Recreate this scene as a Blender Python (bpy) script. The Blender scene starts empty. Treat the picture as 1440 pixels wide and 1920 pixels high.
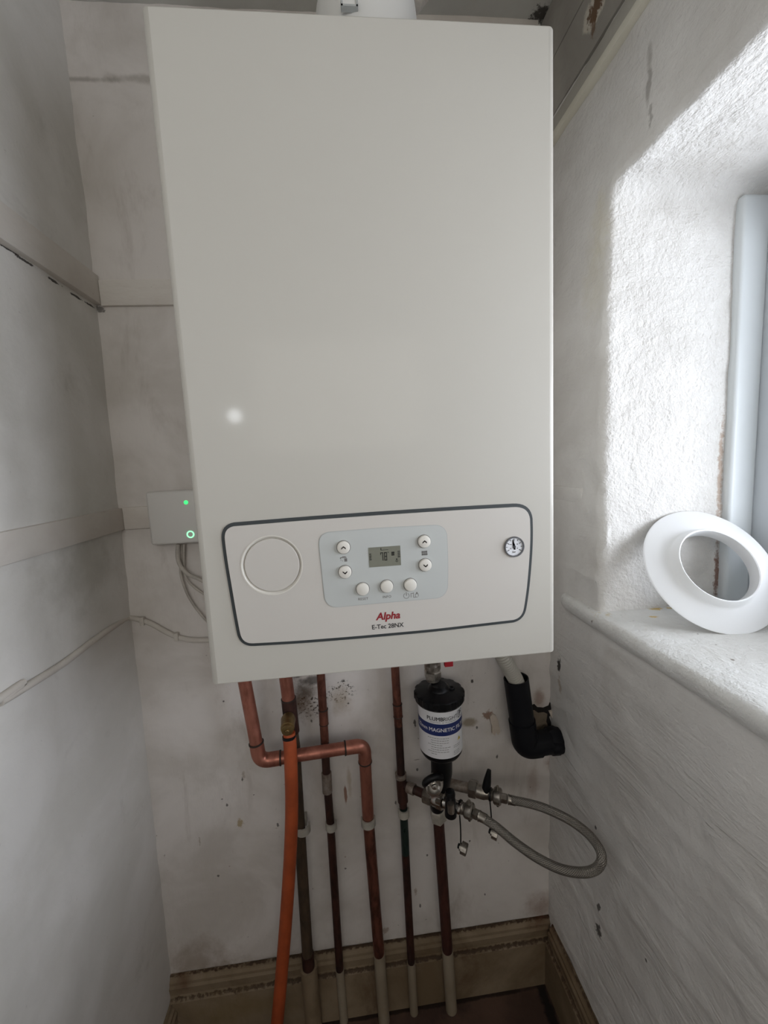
import bpy, bmesh, math, random
from mathutils import Vector, Matrix, noise as mnoise
random.seed(7)
SC = bpy.context.scene
COL = SC.collection

# ------------------------------------------------------------------ camera
F_PX = 777.718
CAM = Vector((0.16722, -0.77967, 1.17329))
YAW, PITCH, ROLL = -0.0937556, -0.1200218, 0.0500461
def _rot(a, b, c):
    Rz = Matrix.Rotation(a, 3, 'Z'); Rx = Matrix.Rotation(b, 3, 'X'); Ry = Matrix.Rotation(c, 3, 'Y')
    return Rz @ Rx @ Ry                       # columns: right, forward, up
MC = _rot(YAW, PITCH, ROLL)
cam_data = bpy.data.cameras.new('camera')
cam = bpy.data.objects.new('camera', cam_data); COL.objects.link(cam)
cam_data.sensor_fit = 'VERTICAL'; cam_data.sensor_height = 36; cam_data.sensor_width = 27
cam_data.lens = F_PX / 1920 * 36
cam_data.clip_start = 0.02
r_, f_, u_ = MC.col[0], MC.col[1], MC.col[2]
cam.matrix_world = Matrix(((r_[0], u_[0], -f_[0], CAM[0]), (r_[1], u_[1], -f_[1], CAM[1]),
                           (r_[2], u_[2], -f_[2], CAM[2]), (0, 0, 0, 1)))
SC.camera = cam

# ------------------------------------------------------------------ light
SC.view_settings.view_transform = 'Standard'
SC.view_settings.look = 'None'
SC.view_settings.gamma = 1
SC.view_settings.use_curve_mapping = False
SC.view_settings.exposure = -0.44
w = bpy.data.worlds.new('daylight'); SC.world = w; w.use_nodes = True
wb = w.node_tree.nodes['Background']
nt_ = w.node_tree
tc = nt_.nodes.new('ShaderNodeTexCoord'); sx_ = nt_.nodes.new('ShaderNodeSeparateXYZ'); mr_ = nt_.nodes.new('ShaderNodeMapRange'); cm_ = nt_.nodes.new('ShaderNodeMix'); cm_.data_type = 'RGBA'
nt_.links.new(tc.outputs['Generated'], sx_.inputs[0]); nt_.links.new(sx_.outputs['Z'], mr_.inputs[0])
mr_.inputs[1].default_value = -0.12; mr_.inputs[2].default_value = 0.12; mr_.interpolation_type = 'SMOOTHSTEP'
nt_.links.new(mr_.outputs[0], cm_.inputs[0])
cm_.inputs[6].default_value = (0.10, 0.09, 0.075, 1)                     # ground
cm_.inputs[7].default_value = (1.0, 0.955, 0.875, 1)                       # pale overcast sky
nt_.links.new(cm_.outputs[2], wb.inputs[0])
mx_ = nt_.nodes.new('ShaderNodeMapRange'); mx_.interpolation_type = 'SMOOTHSTEP'        # the sky is brighter on the window side
nt_.links.new(sx_.outputs['X'], mx_.inputs[0])
for k_, v_ in enumerate((0.15, 0.75, 0.34, 2.0)): mx_.inputs[k_ + 1].default_value = v_
nt_.links.new(mx_.outputs[0], wb.inputs[1])
cx_ = nt_.nodes.new('ShaderNodeMix'); cx_.data_type = 'RGBA'; rx_ = nt_.nodes.new('ShaderNodeMapRange')
nt_.links.new(sx_.outputs['X'], rx_.inputs[0]); rx_.inputs[1].default_value = 0.15; rx_.inputs[2].default_value = 0.6
nt_.links.new(rx_.outputs[0], cx_.inputs[0]); cx_.inputs[6].default_value = (1.0, 0.955, 0.875, 1); cx_.inputs[7].default_value = (0.84, 0.90, 1.0, 1)
nt_.links.new(cx_.outputs[2], cm_.inputs[7])

def area(name, loc, target, sx, sy, power, col):
    d = bpy.data.lights.new(name, 'AREA'); d.shape = 'RECTANGLE'; d.size = sx; d.size_y = sy
    d.energy = power; d.color = col
    o = bpy.data.objects.new(name, d); COL.objects.link(o); o.location = loc
    o.rotation_euler = (Vector(target) - Vector(loc)).to_track_quat('-Z', 'Y').to_euler()
    return o
area('window_daylight', (1.20, -0.68, 1.07), (0.0, -0.50, 1.15), 1.5, 0.62, 50.0, (0.86, 0.91, 1.0))
area('room_fill', (0.17, -2.3, 1.57), (0.17, 0.0, 1.60), 1.5, 0.62, 11.5, (1.0, 0.955, 0.88))  # soft fill panel added beyond the open end to even out the lighting
lamp = bpy.data.lights.new('highlight_spot', 'SPOT'); lamp.energy = 1.8; lamp.shadow_soft_size = 0.022  # spot added out of view to put a small highlight on the casing
lamp.color = (0.92, 0.96, 1.0); lamp.spot_size = math.radians(50); lamp.spot_blend = 0.5
lo = bpy.data.objects.new('highlight_spot', lamp); COL.objects.link(lo); lo.location = (-0.183, -1.30, 1.352)
lo.rotation_euler = (Vector((0.05, -0.3, 1.25)) - lo.location).to_track_quat('-Z', 'Y').to_euler()

# ------------------------------------------------------------------ picking points in the room
def ray(px, py): return MC @ Vector(((px - 720) / F_PX, 1, -(py - 960) / F_PX))
def P(px, py, y): d = ray(px, py); return CAM + d * ((y - CAM[1]) / d[1])
def PX(px, py, x): d = ray(px, py); return CAM + d * ((x - CAM[0]) / d[0])
def PZ(px, py, z): d = ray(px, py); return CAM + d * ((z - CAM[2]) / d[2])
def depth(p): return (MC.transposed() @ (Vector(p) - CAM))[1]
def rad(p, wpx): return wpx * 0.5 * depth(p) / F_PX

# ------------------------------------------------------------------ materials
class NT:
    def __init__(s, m): s.t = m.node_tree; s.l = s.t.links
    def n(s, typ, **kw):
        nd = s.t.nodes.new(typ)
        for k, v in kw.items():
            if k.startswith('i_'):
                key = k[2:]; key = int(key) if key.isdigit() else key.replace('_', ' ')
                inp = nd.inputs[key]
                if hasattr(v, 'is_output') or isinstance(v, bpy.types.NodeSocket): s.l.new(v, inp)
                else: inp.default_value = v
            else: setattr(nd, k, v)
        return nd
    def math(s, op, a, b=0.0, clamp=False):
        nd = s.t.nodes.new('ShaderNodeMath'); nd.operation = op; nd.use_clamp = clamp
        for i, v in enumerate((a, b)):
            if isinstance(v, bpy.types.NodeSocket): s.l.new(v, nd.inputs[i])
            else: nd.inputs[i].default_value = v
        return nd.outputs[0]
    def vmath(s, op, a, b):
        nd = s.t.nodes.new('ShaderNodeVectorMath'); nd.operation = op
        for i, v in enumerate((a, b)):
            if isinstance(v, bpy.types.NodeSocket): s.l.new(v, nd.inputs[i])
            else: nd.inputs[i].default_value = v
        return nd
    def ramp(s, v, lo, hi, a=0.0, b=1.0):
        nd = s.t.nodes.new('ShaderNodeMapRange'); nd.interpolation_type = 'SMOOTHSTEP'
        s.l.new(v, nd.inputs[0])
        for i, x in enumerate((lo, hi, a, b)): nd.inputs[i + 1].default_value = x
        return nd.outputs[0]
    def noise(s, vec, scale, detail=4, rough=0.55, dist=0.0):
        nd = s.t.nodes.new('ShaderNodeTexNoise'); s.l.new(vec, nd.inputs['Vector'])
        nd.inputs['Scale'].default_value = scale; nd.inputs['Detail'].default_value = detail
        nd.inputs['Roughness'].default_value = rough; nd.inputs['Distortion'].default_value = dist
        return nd.outputs['Fac']
    def mix(s, fac, a, b):
        nd = s.t.nodes.new('ShaderNodeMix'); nd.data_type = 'RGBA'
        for i, v in ((0, fac), (6, a), (7, b)):
            if isinstance(v, bpy.types.NodeSocket): s.l.new(v, nd.inputs[i])
            else: nd.inputs[i].default_value = v if not isinstance(v, tuple) else (*v[:3], 1)
        return nd.outputs[2]
    def pos(s): return s.t.nodes.new('ShaderNodeNewGeometry').outputs['Position']

def new_mat(name):
    m = bpy.data.materials.new(name); m.use_nodes = True
    return m, NT(m), m.node_tree.nodes['Principled BSDF']

def plain(name, col, rough=0.5, metal=0.0, var=0.0, vscale=30, bump=0.0, bscale=200, col2=None, emit=None, estr=0, coat=0, spec=None):
    m, t, b = new_mat(name)
    b.inputs['Roughness'].default_value = rough; b.inputs['Metallic'].default_value = metal
    b.inputs['Base Color'].default_value = (*col, 1)
    if coat: b.inputs['Coat Weight'].default_value = coat; b.inputs['Coat Roughness'].default_value = 0.08
    if spec is not None: b.inputs['Specular IOR Level'].default_value = spec
    if var or col2:
        c2 = col2 or tuple(x * (1 - var) for x in col)
        f = t.ramp(t.noise(t.pos(), vscale, 5, 0.6), 0.35, 0.68)
        t.l.new(t.mix(f, col, c2), b.inputs['Base Color'])
    if bump:
        bp = t.n('ShaderNodeBump', i_Strength=bump, i_Distance=0.001)
        t.l.new(t.noise(t.pos(), bscale, 4), bp.inputs['Height']); t.l.new(bp.outputs[0], b.inputs['Normal'])
    if emit:
        b.inputs['Emission Color'].default_value = (*emit, 1); b.inputs['Emission Strength'].default_value = estr
    return m

def plaster(name, c1, c2, bump=0.5, fine=160, mid=28, stretch=None, spots=(), rough=0.75, dirt=None, dirt_amt=0.0, bdist=0.003, specks=0.0, fw=0.35, recess=False):
    m, t, b = new_mat(name)
    pos = t.pos(); v = pos
    if stretch: v = t.vmath('MULTIPLY', pos, stretch).outputs[0]
    big = t.ramp(t.noise(pos, 5.5, 6, 0.6, 0.4), 0.36, 0.66)
    col = t.mix(big, c1, c2)
    if dirt:
        d = t.ramp(t.noise(v, 9, 8, 0.68, 0.5), 0.56, 0.76)
        col = t.mix(t.math('MULTIPLY', d, dirt_amt), col, dirt)
    if specks:
        d = t.ramp(t.noise(pos, 85, 3, 0.6), 0.70, 0.76, 0.0, specks)
        col = t.mix(d, col, (0.14, 0.10, 0.075))
    wob = t.noise(pos, 26, 6, 0.65); wob2 = t.noise(pos, 130, 5, 0.7)
    for (c, r, colr, amt, edge, kind) in spots:
        dv = t.vmath('DIVIDE', t.vmath('SUBTRACT', pos, tuple(c)).outputs[0], tuple(r))
        ln = t.vmath('LENGTH', dv.outputs[0], (0, 0, 0)).outputs['Value']
        small = sorted(r)[1] < .02 or kind == 'sharp'
        k = t.math('ADD', ln, t.math('MULTIPLY', t.math('SUBTRACT', wob2 if small else wob, 0.5), 2.6 if small else 1.8))
        f = t.ramp(k, 1.0 - edge, 1.0, 1.0, 0.0)
        if kind == 'mould':
            f = t.math('MULTIPLY', f, t.ramp(wob2, 0.53, 0.60))
        col = t.mix(t.math('MULTIPLY', f, amt), col, colr)
    t.l.new(col, b.inputs['Base Color'])
    b.inputs['Roughness'].default_value = rough
    b.inputs['Specular IOR Level'].default_value = 0.3
    h = t.math('ADD', t.math('MULTIPLY', t.noise(v, mid, 6, 0.6), 1.0), t.math('MULTIPLY', t.noise(v, fine, 4, 0.6), fw))
    if recess:      # smooth trowelled wall, long ridges low down, granular paint inside the window recess
        sp = t.n('ShaderNodeSeparateXYZ'); t.l.new(pos, sp.inputs[0])
        inside = t.ramp(sp.outputs[0], .574, .590, .34, 1.0)
        h = t.math('MULTIPLY', h, inside)
        mp = t.n('ShaderNodeMapping'); t.l.new(pos, mp.inputs[0]); mp.inputs['Rotation'].default_value = (math.radians(9), 0, 0); mp.inputs['Scale'].default_value = (.3, .11, 1)
        rg = t.noise(mp.outputs[0], 15, 7, .6, 1.0)
        rg = t.math('SUBTRACT', 1.0, t.math('ABSOLUTE', t.math('MULTIPLY', t.math('SUBTRACT', rg, .5), 9.0)), True)
        low = t.ramp(sp.outputs[2], .60, .86, 1.0, .25)
        patch = t.ramp(t.noise(pos, 7, 3), .42, .60)
        h = t.math('ADD', h, t.math('MULTIPLY', t.math('MULTIPLY', rg, low), t.math('MULTIPLY', patch, .42)))
    bp = t.n('ShaderNodeBump', i_Strength=bump, i_Distance=bdist)
    t.l.new(h, bp.inputs['Height']); t.l.new(bp.outputs[0], b.inputs['Normal'])
    return m

def copper(name, c1, c2, rough=0.35, metal=0.9, scale=45, stretch=(1, 1, .35)):
    m, t, b = new_mat(name)
    v = t.vmath('MULTIPLY', t.pos(), stretch).outputs[0]
    f = t.ramp(t.noise(v, scale, 7, 0.65, 0.3), 0.36, 0.66)
    t.l.new(t.mix(f, c1, c2), b.inputs['Base Color'])
    b.inputs['Metallic'].default_value = metal
    t.l.new(t.ramp(t.noise(v, 80, 5), 0.3, 0.7, rough - 0.08, rough + 0.2), b.inputs['Roughness'])
    bp = t.n('ShaderNodeBump', i_Strength=0.15, i_Distance=0.0006)
    t.l.new(t.noise(v, 220, 4), bp.inputs['Height']); t.l.new(bp.outputs[0], b.inputs['Normal'])
    return m

# ------------------------------------------------------------------ objects
def obj(name, bm, mat, parent=None, smooth=True, angle=35):
    me = bpy.data.meshes.new(name)
    bmesh.ops.recalc_face_normals(bm, faces=bm.faces)
    bm.to_mesh(me); bm.free()
    for mt in (mat if isinstance(mat, (list, tuple)) else [mat]): me.materials.append(mt)
    if smooth:
        for p in me.polygons: p.use_smooth = True
        me.set_sharp_from_angle(angle=math.radians(angle))
    o = bpy.data.objects.new(name, me); COL.objects.link(o)
    if parent:
        o.parent = parent
        o.matrix_parent_inverse = Matrix.Translation(-Vector(parent.location))
    return o
def tag(o, label=None, cat=None, group=None, kind=None):
    if label: o['label'] = label
    if cat: o['category'] = cat
    if group: o['group'] = group
    if kind: o['kind'] = kind
    return o
def thing(name, loc, label, cat, group=None):
    e = bpy.data.objects.new(name, None); COL.objects.link(e); e.location = loc
    e.empty_display_size = 0.03
    return tag(e, label, cat, group)
def struct(name, bm, mat, label, cat, parent=None, **k):
    return tag(obj(name, bm, mat, parent, **k), label, cat, kind='structure')

def bm_box(lo, hi, bevel=0.0, seg=2, bm=None, mat_i=0):
    own = bmesh.new()
    bmesh.ops.create_cube(own, size=1)
    lo = Vector(lo); hi = Vector(hi); c = (lo + hi) / 2; s = hi - lo
    for v in own.verts: v.co = Vector((v.co.x * s.x, v.co.y * s.y, v.co.z * s.z)) + c
    if bevel: bmesh.ops.bevel(own, geom=own.edges[:], offset=bevel, segments=seg, profile=0.5, affect='EDGES')
    return merge(bm, own)
def merge(bm, own):
    if bm is None: return own
    me = bpy.data.meshes.new('t'); own.to_mesh(me); own.free(); bm.from_mesh(me); bpy.data.meshes.remove(me)
    return bm
def fillet(pts, r, n=8):
    pts = [Vector(p) for p in pts]; out = [pts[0]]
    for i in range(1, len(pts) - 1):
        a, b, c = pts[i - 1], pts[i], pts[i + 1]
        u = (a - b); v = (c - b); rr = min(r, u.length * .49, v.length * .49)
        p, q = b + u.normalized() * rr, b + v.normalized() * rr
        for k in range(n + 1):
            t = k / n; out.append(p * (1 - t) ** 2 + b * 2 * t * (1 - t) + q * t * t)
    out.append(pts[-1]); return out
def spline(pts, n=10):
    pts = [Vector(p) for p in pts]; q = [pts[0] * 2 - pts[1]] + pts + [pts[-1] * 2 - pts[-2]]; out = []
    for i in range(1, len(q) - 2):
        a, b, c, d = q[i - 1:i + 3]
        for k in range(n):
            t = k / n
            out.append(0.5 * (2 * b + (c - a) * t + (2 * a - 5 * b + 4 * c - d) * t * t + (3 * b - a - 3 * c + d) * t ** 3))
    out.append(pts[-1]); return out
def tube(pts, r, seg=20, bm=None, cap=True, rfun=None, flat=None):
    """sweep a circle along pts; r number or list; rfun(s,ang) factor; flat=(dir,factor) squash"""
    own = bmesh.new(); pts = [Vector(p) for p in pts]; rings = []
    T = []
    for i in range(len(pts)):
        a = pts[max(i - 1, 0)]; b = pts[min(i + 1, len(pts) - 1)]; T.append((b - a).normalized())
    ref = Vector((0, 1, 0)) if abs(T[0].y) < .8 else Vector((1, 0, 0))
    N = (ref - T[0] * ref.dot(T[0])).normalized(); s = 0
    for i, p in enumerate(pts):
        if i: s += (p - pts[i - 1]).length; N = (N - T[i] * N.dot(T[i])).normalized()
        B = T[i].cross(N); rr = r[i] if isinstance(r, (list, tuple)) else r; ring = []
        for k in range(seg):
            a = 2 * math.pi * k / seg; f = rfun(s, a) if rfun else 1
            off = (N * math.cos(a) + B * math.sin(a)) * rr * f
            ring.append(own.verts.new(p + off))
        rings.append(ring)
    for i in range(len(rings) - 1):
        for k in range(seg):
            own.faces.new((rings[i][k], rings[i][(k + 1) % seg], rings[i + 1][(k + 1) % seg], rings[i + 1][k]))
    if cap: own.faces.new(rings[0][::-1]); own.faces.new(rings[-1])
    return merge(bm, own)
def lathe(p0, p1, prof, seg=32, bm=None, cap=True, rfun=None, hexa=False):
    """revolve prof [(t along axis in metres, radius)] about axis p0->p1"""
    p0 = Vector(p0); d = (Vector(p1) - p0).normalized()
    return _lathe(p0, d, prof, seg, bm, cap, rfun)
def _lathe(p0, d, prof, seg, bm, cap, rfun):
    own = bmesh.new(); ref = Vector((0, 0, 1)) if abs(d.z) < .8 else Vector((0, -1, 0))
    N = (ref - d * ref.dot(d)).normalized(); B = d.cross(N); rings = []
    for (t, r) in prof:
        rings.append([own.verts.new(p0 + d * t + (N * math.cos(2 * math.pi * k / seg) + B * math.sin(2 * math.pi * k / seg)) * r * (rfun(t, 2 * math.pi * k / seg) if rfun else 1)) for k in range(seg)])
    for i in range(len(rings) - 1):
        for k in range(seg): own.faces.new((rings[i][k], rings[i][(k + 1) % seg], rings[i + 1][(k + 1) % seg], rings[i + 1][k]))
    if cap: own.faces.new(rings[0][::-1]); own.faces.new(rings[-1])
    return merge(bm, own)
def hexnut(p0, d, length, r, bm=None):
    d = Vector(d).normalized(); c = length * .12
    return _lathe(Vector(p0), d, [(0, r * .86), (c, r), (length - c, r), (length, r * .86)], 6, bm, True, None)
def prism(poly, y0, y1, bm=None, holes=(), bev=0.0):
    """polygon in (x,z) standing in a plane y; from y0 (back) to y1 (front)"""
    own = bmesh.new()
    def loop(pl, y): return [own.verts.new((p[0], y, p[1])) for p in pl]
    loops = [poly] + list(holes); f_loops = []; 
    eds = []
    for pl in loops:
        vs = loop(pl, y1); f_loops.append(vs)
        eds += [own.edges.new((vs[i], vs[(i + 1) % len(vs)])) for i in range(len(vs))]
    bmesh.ops.triangle_fill(own, edges=eds, use_beauty=True, use_dissolve=False)
    for vs, pl in zip(f_loops, loops):
        bs = loop(pl, y0)
        for i in range(len(vs)):
            j = (i + 1) % len(vs); own.faces.new((vs[i], vs[j], bs[j], bs[i]))
    return merge(bm, own)
def inset_poly(poly, d):
    n = len(poly); out = []
    area_ = sum(poly[i][0] * poly[(i + 1) % n][1] - poly[(i + 1) % n][0] * poly[i][1] for i in range(n))
    s = 1 if area_ > 0 else -1
    for i in range(n):
        a, b = poly[i - 1], poly[(i + 1) % n]; tx, tz = b[0] - a[0], b[1] - a[1]; L = math.hypot(tx, tz) or 1
        out.append((poly[i][0] - s * tz / L * d, poly[i][1] + s * tx / L * d))
    return out
def closed_spline(pts, n=6):
    N = len(pts); out = []
    for i in range(N):
        a, b, c, d = (Vector(pts[(i + k) % N]) for k in (-1, 0, 1, 2))
        for k in range(n):
            t = k / n
            v = 0.5 * (2 * b + (c - a) * t + (2 * a - 5 * b + 4 * c - d) * t * t + (3 * b - a - 3 * c + d) * t ** 3)
            out.append((v[0], v[1]))
    return out
def circle(cx, cz, r, n=48): return [(cx + r * math.cos(2 * math.pi * k / n), cz + r * math.sin(2 * math.pi * k / n)) for k in range(n)]
def text_bm(body, size, extr=0.0, bold=0.0, shear=0.0, align='CENTER', res=4, spacing=1.0):
    cu = bpy.data.curves.new('txt', 'FONT'); cu.body = body; cu.size = size; cu.extrude = extr; cu.offset = bold
    cu.shear = shear; cu.align_x = align; cu.align_y = 'CENTER'; cu.resolution_u = res; cu.space_character = spacing
    o = bpy.data.objects.new('txt', cu); COL.objects.link(o)
    dg = bpy.context.evaluated_depsgraph_get(); me = bpy.data.meshes.new_from_object(o.evaluated_get(dg))
    bm = bmesh.new(); bm.from_mesh(me); bpy.data.objects.remove(o); bpy.data.curves.remove(cu); bpy.data.meshes.remove(me)
    return bm
def bold_text(body, size, d, **k):
    bm = None
    for dx, dy in ((-d, 0), (d, 0), (0, d * .6), (0, -d * .6)):
        t_ = text_bm(body, size, **k)
        for v in t_.verts: v.co.x += dx; v.co.y += dy
        bm = t_ if bm is None else merge(bm, t_)
    return bm
def text_front(body, size, x, y, z, mat, parent, name, **k):
    bm = text_bm(body, size, extr=0.0001, **k)
    for v in bm.verts: v.co = Vector((x + v.co.x, y - v.co.z, z + v.co.y))
    return obj(name, bm, mat, parent, smooth=False)

def grid_patch(o, u, v, nu, nv, bm=None):
    own = bmesh.new(); o, u, v = Vector(o), Vector(u), Vector(v)
    vs = [[own.verts.new(o + u * (i / nu) + v * (j / nv)) for j in range(nv + 1)] for i in range(nu + 1)]
    for i in range(nu):
        for j in range(nv): own.faces.new((vs[i][j], vs[i + 1][j], vs[i + 1][j + 1], vs[i][j + 1]))
    return merge(bm, own)
def fbm(p, s, o=4): return mnoise.fractal(Vector(p) * s, 0.9, 2.1, o)

# ------------------------------------------------------------------ material set
YW = 0.0
def W(px, py): return P(px, py, 0.0)
def WX(px, py, x=0.572): return PX(px, py, x)
brown = (0.13, 0.075, 0.04); dark = (0.02, 0.014, 0.01); rust = (0.22, 0.10, 0.05); cream = (0.55, 0.50, 0.40)
back_spots = []
def bs(px, py, rx, rz, col, amt, edge=0.6, kind='soft'): back_spots.append((W(px, py), (rx, .05, rz), col, amt, edge, kind))
bs(580, 1318, .045, .035, dark, .95, .5, 'mould'); bs(640, 1295, .035, .03, dark, .95, .5, 'mould'); bs(570, 1300, .03, .04, (.045, .03, .02), .8, .9)
bs(565, 1318, .05, .045, brown, .75, 1.0); bs(585, 1275, .03, .012, dark, .7, .6); bs(640, 1315, .03, .04, (.30, .22, .12), .5, 1.0)
bs(880, 1355, .022, .014, (.24, .18, .09), .7, .6); bs(915, 1340, .014, .012, rust, .8, .5)
bs(1010, 1310, .02, .03, rust, .6, .9); bs(1040, 1430, .03, .03, rust, .75, .8); bs(1000, 1470, .02, .05, rust, .35, .9)
bs(450, 1543, .008, .011, (.35, .26, .12), .75, .5); bs(648, 1490, .0035, .022, (.20, .07, .03), .8, .4); bs(655, 1465, .006, .04, (.35,.27,.15), .5, .8)
bs(555, 1262, .03, .012, dark, .8, .6); bs(885, 1277, .004, .004, dark, .9, .4); bs(778, 1355, .003, .010, dark, .8, .5)
for k in range(26):
    bs(random.uniform(380, 1010), random.uniform(1290, 1700), .0025, random.uniform(.002, .006), dark, .75, .4, 'sharp')
for k in range(14):
    bs(random.uniform(360, 1000), random.uniform(1420, 1760), random.choice((.0022, .004, .010)), random.choice((.0015, .003, .012)), random.choice(((.30, .24, .17), (.16, .12, .09), (.26, .15, .09))), .55, .7)
bs(500, 1810, .45, .035, (.24, .17, .10), .45, 1.0); bs(370, 1800, .10, .07, (.24, .17, .10), .55, 1.0)
bs(1015, 1700, .05, .05, rust, .5, 1.0)
bs(150, 148, .10, .006, (.22, .19, .16), .55, .9); bs(260, 148, .08, .010, (.25, .22, .18), .5, .9)
bs(185, 579, .012, .006, dark, .7, .5); bs(1022, 55, .012, .02, dark, .95, .4)
M = {}
M['wall_back'] = plaster('painted plaster back', (.74, .70, .67), (.60, .56, .52), bump=.35, spots=back_spots, dirt=(.34, .29, .245), dirt_amt=.55, stretch=(1, 1, .3), specks=.6)
left_spots = []
for a in ((10, 465), (40, 487), (95, 525), (140, 555), (165, 570)):
    left_spots.append((PX(a[0], a[1] + 2, -.232), (.03, .018, .0022), dark, .9, .4, 'sharp'))
left_spots.append((PX(150, 1060, -.24), (.05, .14, .10), (.33, .31, .27), .4, 1.0, 'soft'))
M['wall_left'] = plaster('painted plaster left', (.73, .71, .68), (.64, .62, .58), bump=.3, mid=14, dirt=(.40, .38, .34), dirt_amt=.35, spots=left_spots, specks=.15)
right_spots = [(WX(1208, 165), (.05, .006, .03), (.26, .24, .22), .6, .6, 'soft'), (WX(1210, 110), (.05, .007, .022), (.28, .26, .23), .5, .7, 'soft'), (WX(1212, 215), (.05, .005, .014), (.26, .24, .22), .55, .6, 'soft'),
               (WX(1128, 1745), (.05, .010, .012), dark, .85, .4, 'sharp'), (WX(1128, 1700), (.05, .006, .008), dark, .8, .4, 'sharp'),
               (WX(1050, 1245), (.05, .008, .018), dark, .95, .4, 'sharp'), (WX(1052, 1285), (.05, .007, .022), (.46, .38, .30), .7, .5, 'sharp'),
               (WX(1120, 420), (.05, .03, .06), (.62, .56, .38), .35, 1.0, 'soft'), (WX(1110, 520), (.05, .04, .10), (.60, .55, .38), .3, 1.0, 'soft'),
               (WX(1122, 1550), (.05, .004, .005), dark, .8, .4, 'sharp'), (WX(1215, 1800), (.05, .003, .004), dark, .8, .4, 'sharp'),
               (PX(1352, 900, .776), (.006, .05, .14), (.36, .24, .16), .7, .7, 'sharp'), (PX(1350, 1080, .778), (.006, .05, .05), (.22, .12, .09), .9, .6, 'sharp')]
M['wall_right'] = plaster('rough plaster right', (.77, .755, .73), (.67, .65, .62), bump=.75, fine=150, mid=45, stretch=(1, .8, 1), fw=.8, recess=True, spots=right_spots, dirt=(.50, .46, .41), dirt_amt=.3, bdist=.006, specks=.1)
sill_spots = [(PZ(1130, 1150, .911), (.02, .02, .05), (.56, .42, .16), .6, .8, 'mould'), (PZ(1228, 1140, .911), (.012, .008, .05), (.62, .42, .12), .9, .5, 'sharp'), (PZ(1260, 1138, .911), (.012, .006, .05), (.60, .44, .16), .8, .5, 'sharp'),
              (PZ(1225, 1155, .911), (.008, .005, .05), (.62, .42, .12), .8, .5, 'sharp'), (PZ(1090, 1125, .911), (.012, .02, .05), (.50, .38, .18), .7, .8, 'mould')]
M['sill'] = plaster('painted sill', (.80, .80, .78), (.70, .69, .66), bump=.9, fine=260, mid=60, spots=sill_spots, dirt=(.38, .33, .27), dirt_amt=.35, bdist=.004, specks=.75)
M['paint_wood'] = plaster('painted timber', (.73, .69, .64), (.64, .59, .54), bump=.35, mid=40, stretch=(.3, .3, 1), dirt=(.36, .30, .25), dirt_amt=.4, specks=.3)
M['rail_r'] = plaster('cream batten paint', (.82, .79, .68), (.76, .73, .62), bump=.2, mid=20)
M['boards'] = plaster('grey boards', (.40, .38, .34), (.30, .28, .25), bump=.6, mid=30, stretch=(1, .18, 1), dirt=(.20, .18, .15), dirt_amt=.5,
                      spots=[(PX(1112, 16, .565), (.05, .034, .020), (.62, .58, .50), .9, .3, 'soft'), (PX(1112, 14, .565), (.05, .024, .014), (.13, .07, .035), .95, .4, 'sharp'), (PX(1105, 50, .565), (.05, .008, .014), (.16, .09, .05), .8, .5, 'sharp')])
M['boards2'] = plaster('grey strip paint', (.52, .50, .44), (.44, .42, .37), bump=.3, mid=30)
M['ceiling'] = plaster('ceiling paint', (.60, .60, .56), (.52, .51, .48), bump=.3, spots=[(PZ(1015, 30, 1.91), (.02, .02, .05), dark, .9, .5, 'sharp')])
M['base'] = plaster('dirty skirting paint', (.28, .215, .145), (.17, .12, .07), bump=.3, dirt=(.10, .055, .028), dirt_amt=.75, specks=.4, stretch=(1, 1, .6),
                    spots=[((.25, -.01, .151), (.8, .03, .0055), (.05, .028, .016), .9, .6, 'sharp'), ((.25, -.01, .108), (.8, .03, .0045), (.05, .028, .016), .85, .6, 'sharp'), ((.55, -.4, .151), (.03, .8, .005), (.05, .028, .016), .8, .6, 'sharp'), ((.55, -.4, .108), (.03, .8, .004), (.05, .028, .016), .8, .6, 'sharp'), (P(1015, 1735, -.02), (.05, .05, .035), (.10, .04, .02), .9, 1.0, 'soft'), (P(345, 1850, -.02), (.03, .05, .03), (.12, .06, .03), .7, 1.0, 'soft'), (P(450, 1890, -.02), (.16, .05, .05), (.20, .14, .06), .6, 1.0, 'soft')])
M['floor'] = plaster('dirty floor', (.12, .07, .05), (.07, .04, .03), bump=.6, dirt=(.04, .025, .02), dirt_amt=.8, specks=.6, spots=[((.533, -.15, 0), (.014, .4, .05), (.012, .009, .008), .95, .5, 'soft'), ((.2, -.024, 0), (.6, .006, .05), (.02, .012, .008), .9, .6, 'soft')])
M['gap'] = plain('dark gap', (.012, .009, .008), .9)
M['enamel'] = plain('cream white enamel', (.51, .488, .44), .42, bump=.03, bscale=900, spec=.3, coat=.14)
M['panelw'] = plain('white plastic panel', (.56, .53, .49), .42, bump=.06, bscale=1200)
M['pad'] = plain('pale grey keypad', (.49, .505, .49), .4)
M['padline'] = plain('keypad edge', (.42, .43, .42), .5)
M['gasket'] = plain('dark rubber gasket', (.035, .042, .045), .55)
M['button'] = plain('ivory button', (.68, .65, .59), .4)
M['ink'] = plain('grey print', (.16, .15, .14), .6)
M['black_ink'] = plain('black print', (.02, .02, .022), .6)
M['red_ink'] = plain('dark red print', (.26, .012, .02), .5)
M['lcd'] = plain('grey green display', (.20, .20, .16), .25)
M['lcd_ink'] = plain('display segments', (.02, .02, .018), .4)
M['dial'] = plain('gauge dial', (.74, .75, .78), .4)
M['bezel'] = plain('dark chrome bezel', (.20, .20, .21), .25, .9)
M['white_pl'] = plain('white plastic', (.80, .81, .81), .38)
M['flue'] = plain('white flue pipe', (.72, .71, .68), .4)
M['recv'] = plain('white box plastic', (.66, .64, .61), .5)
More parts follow.
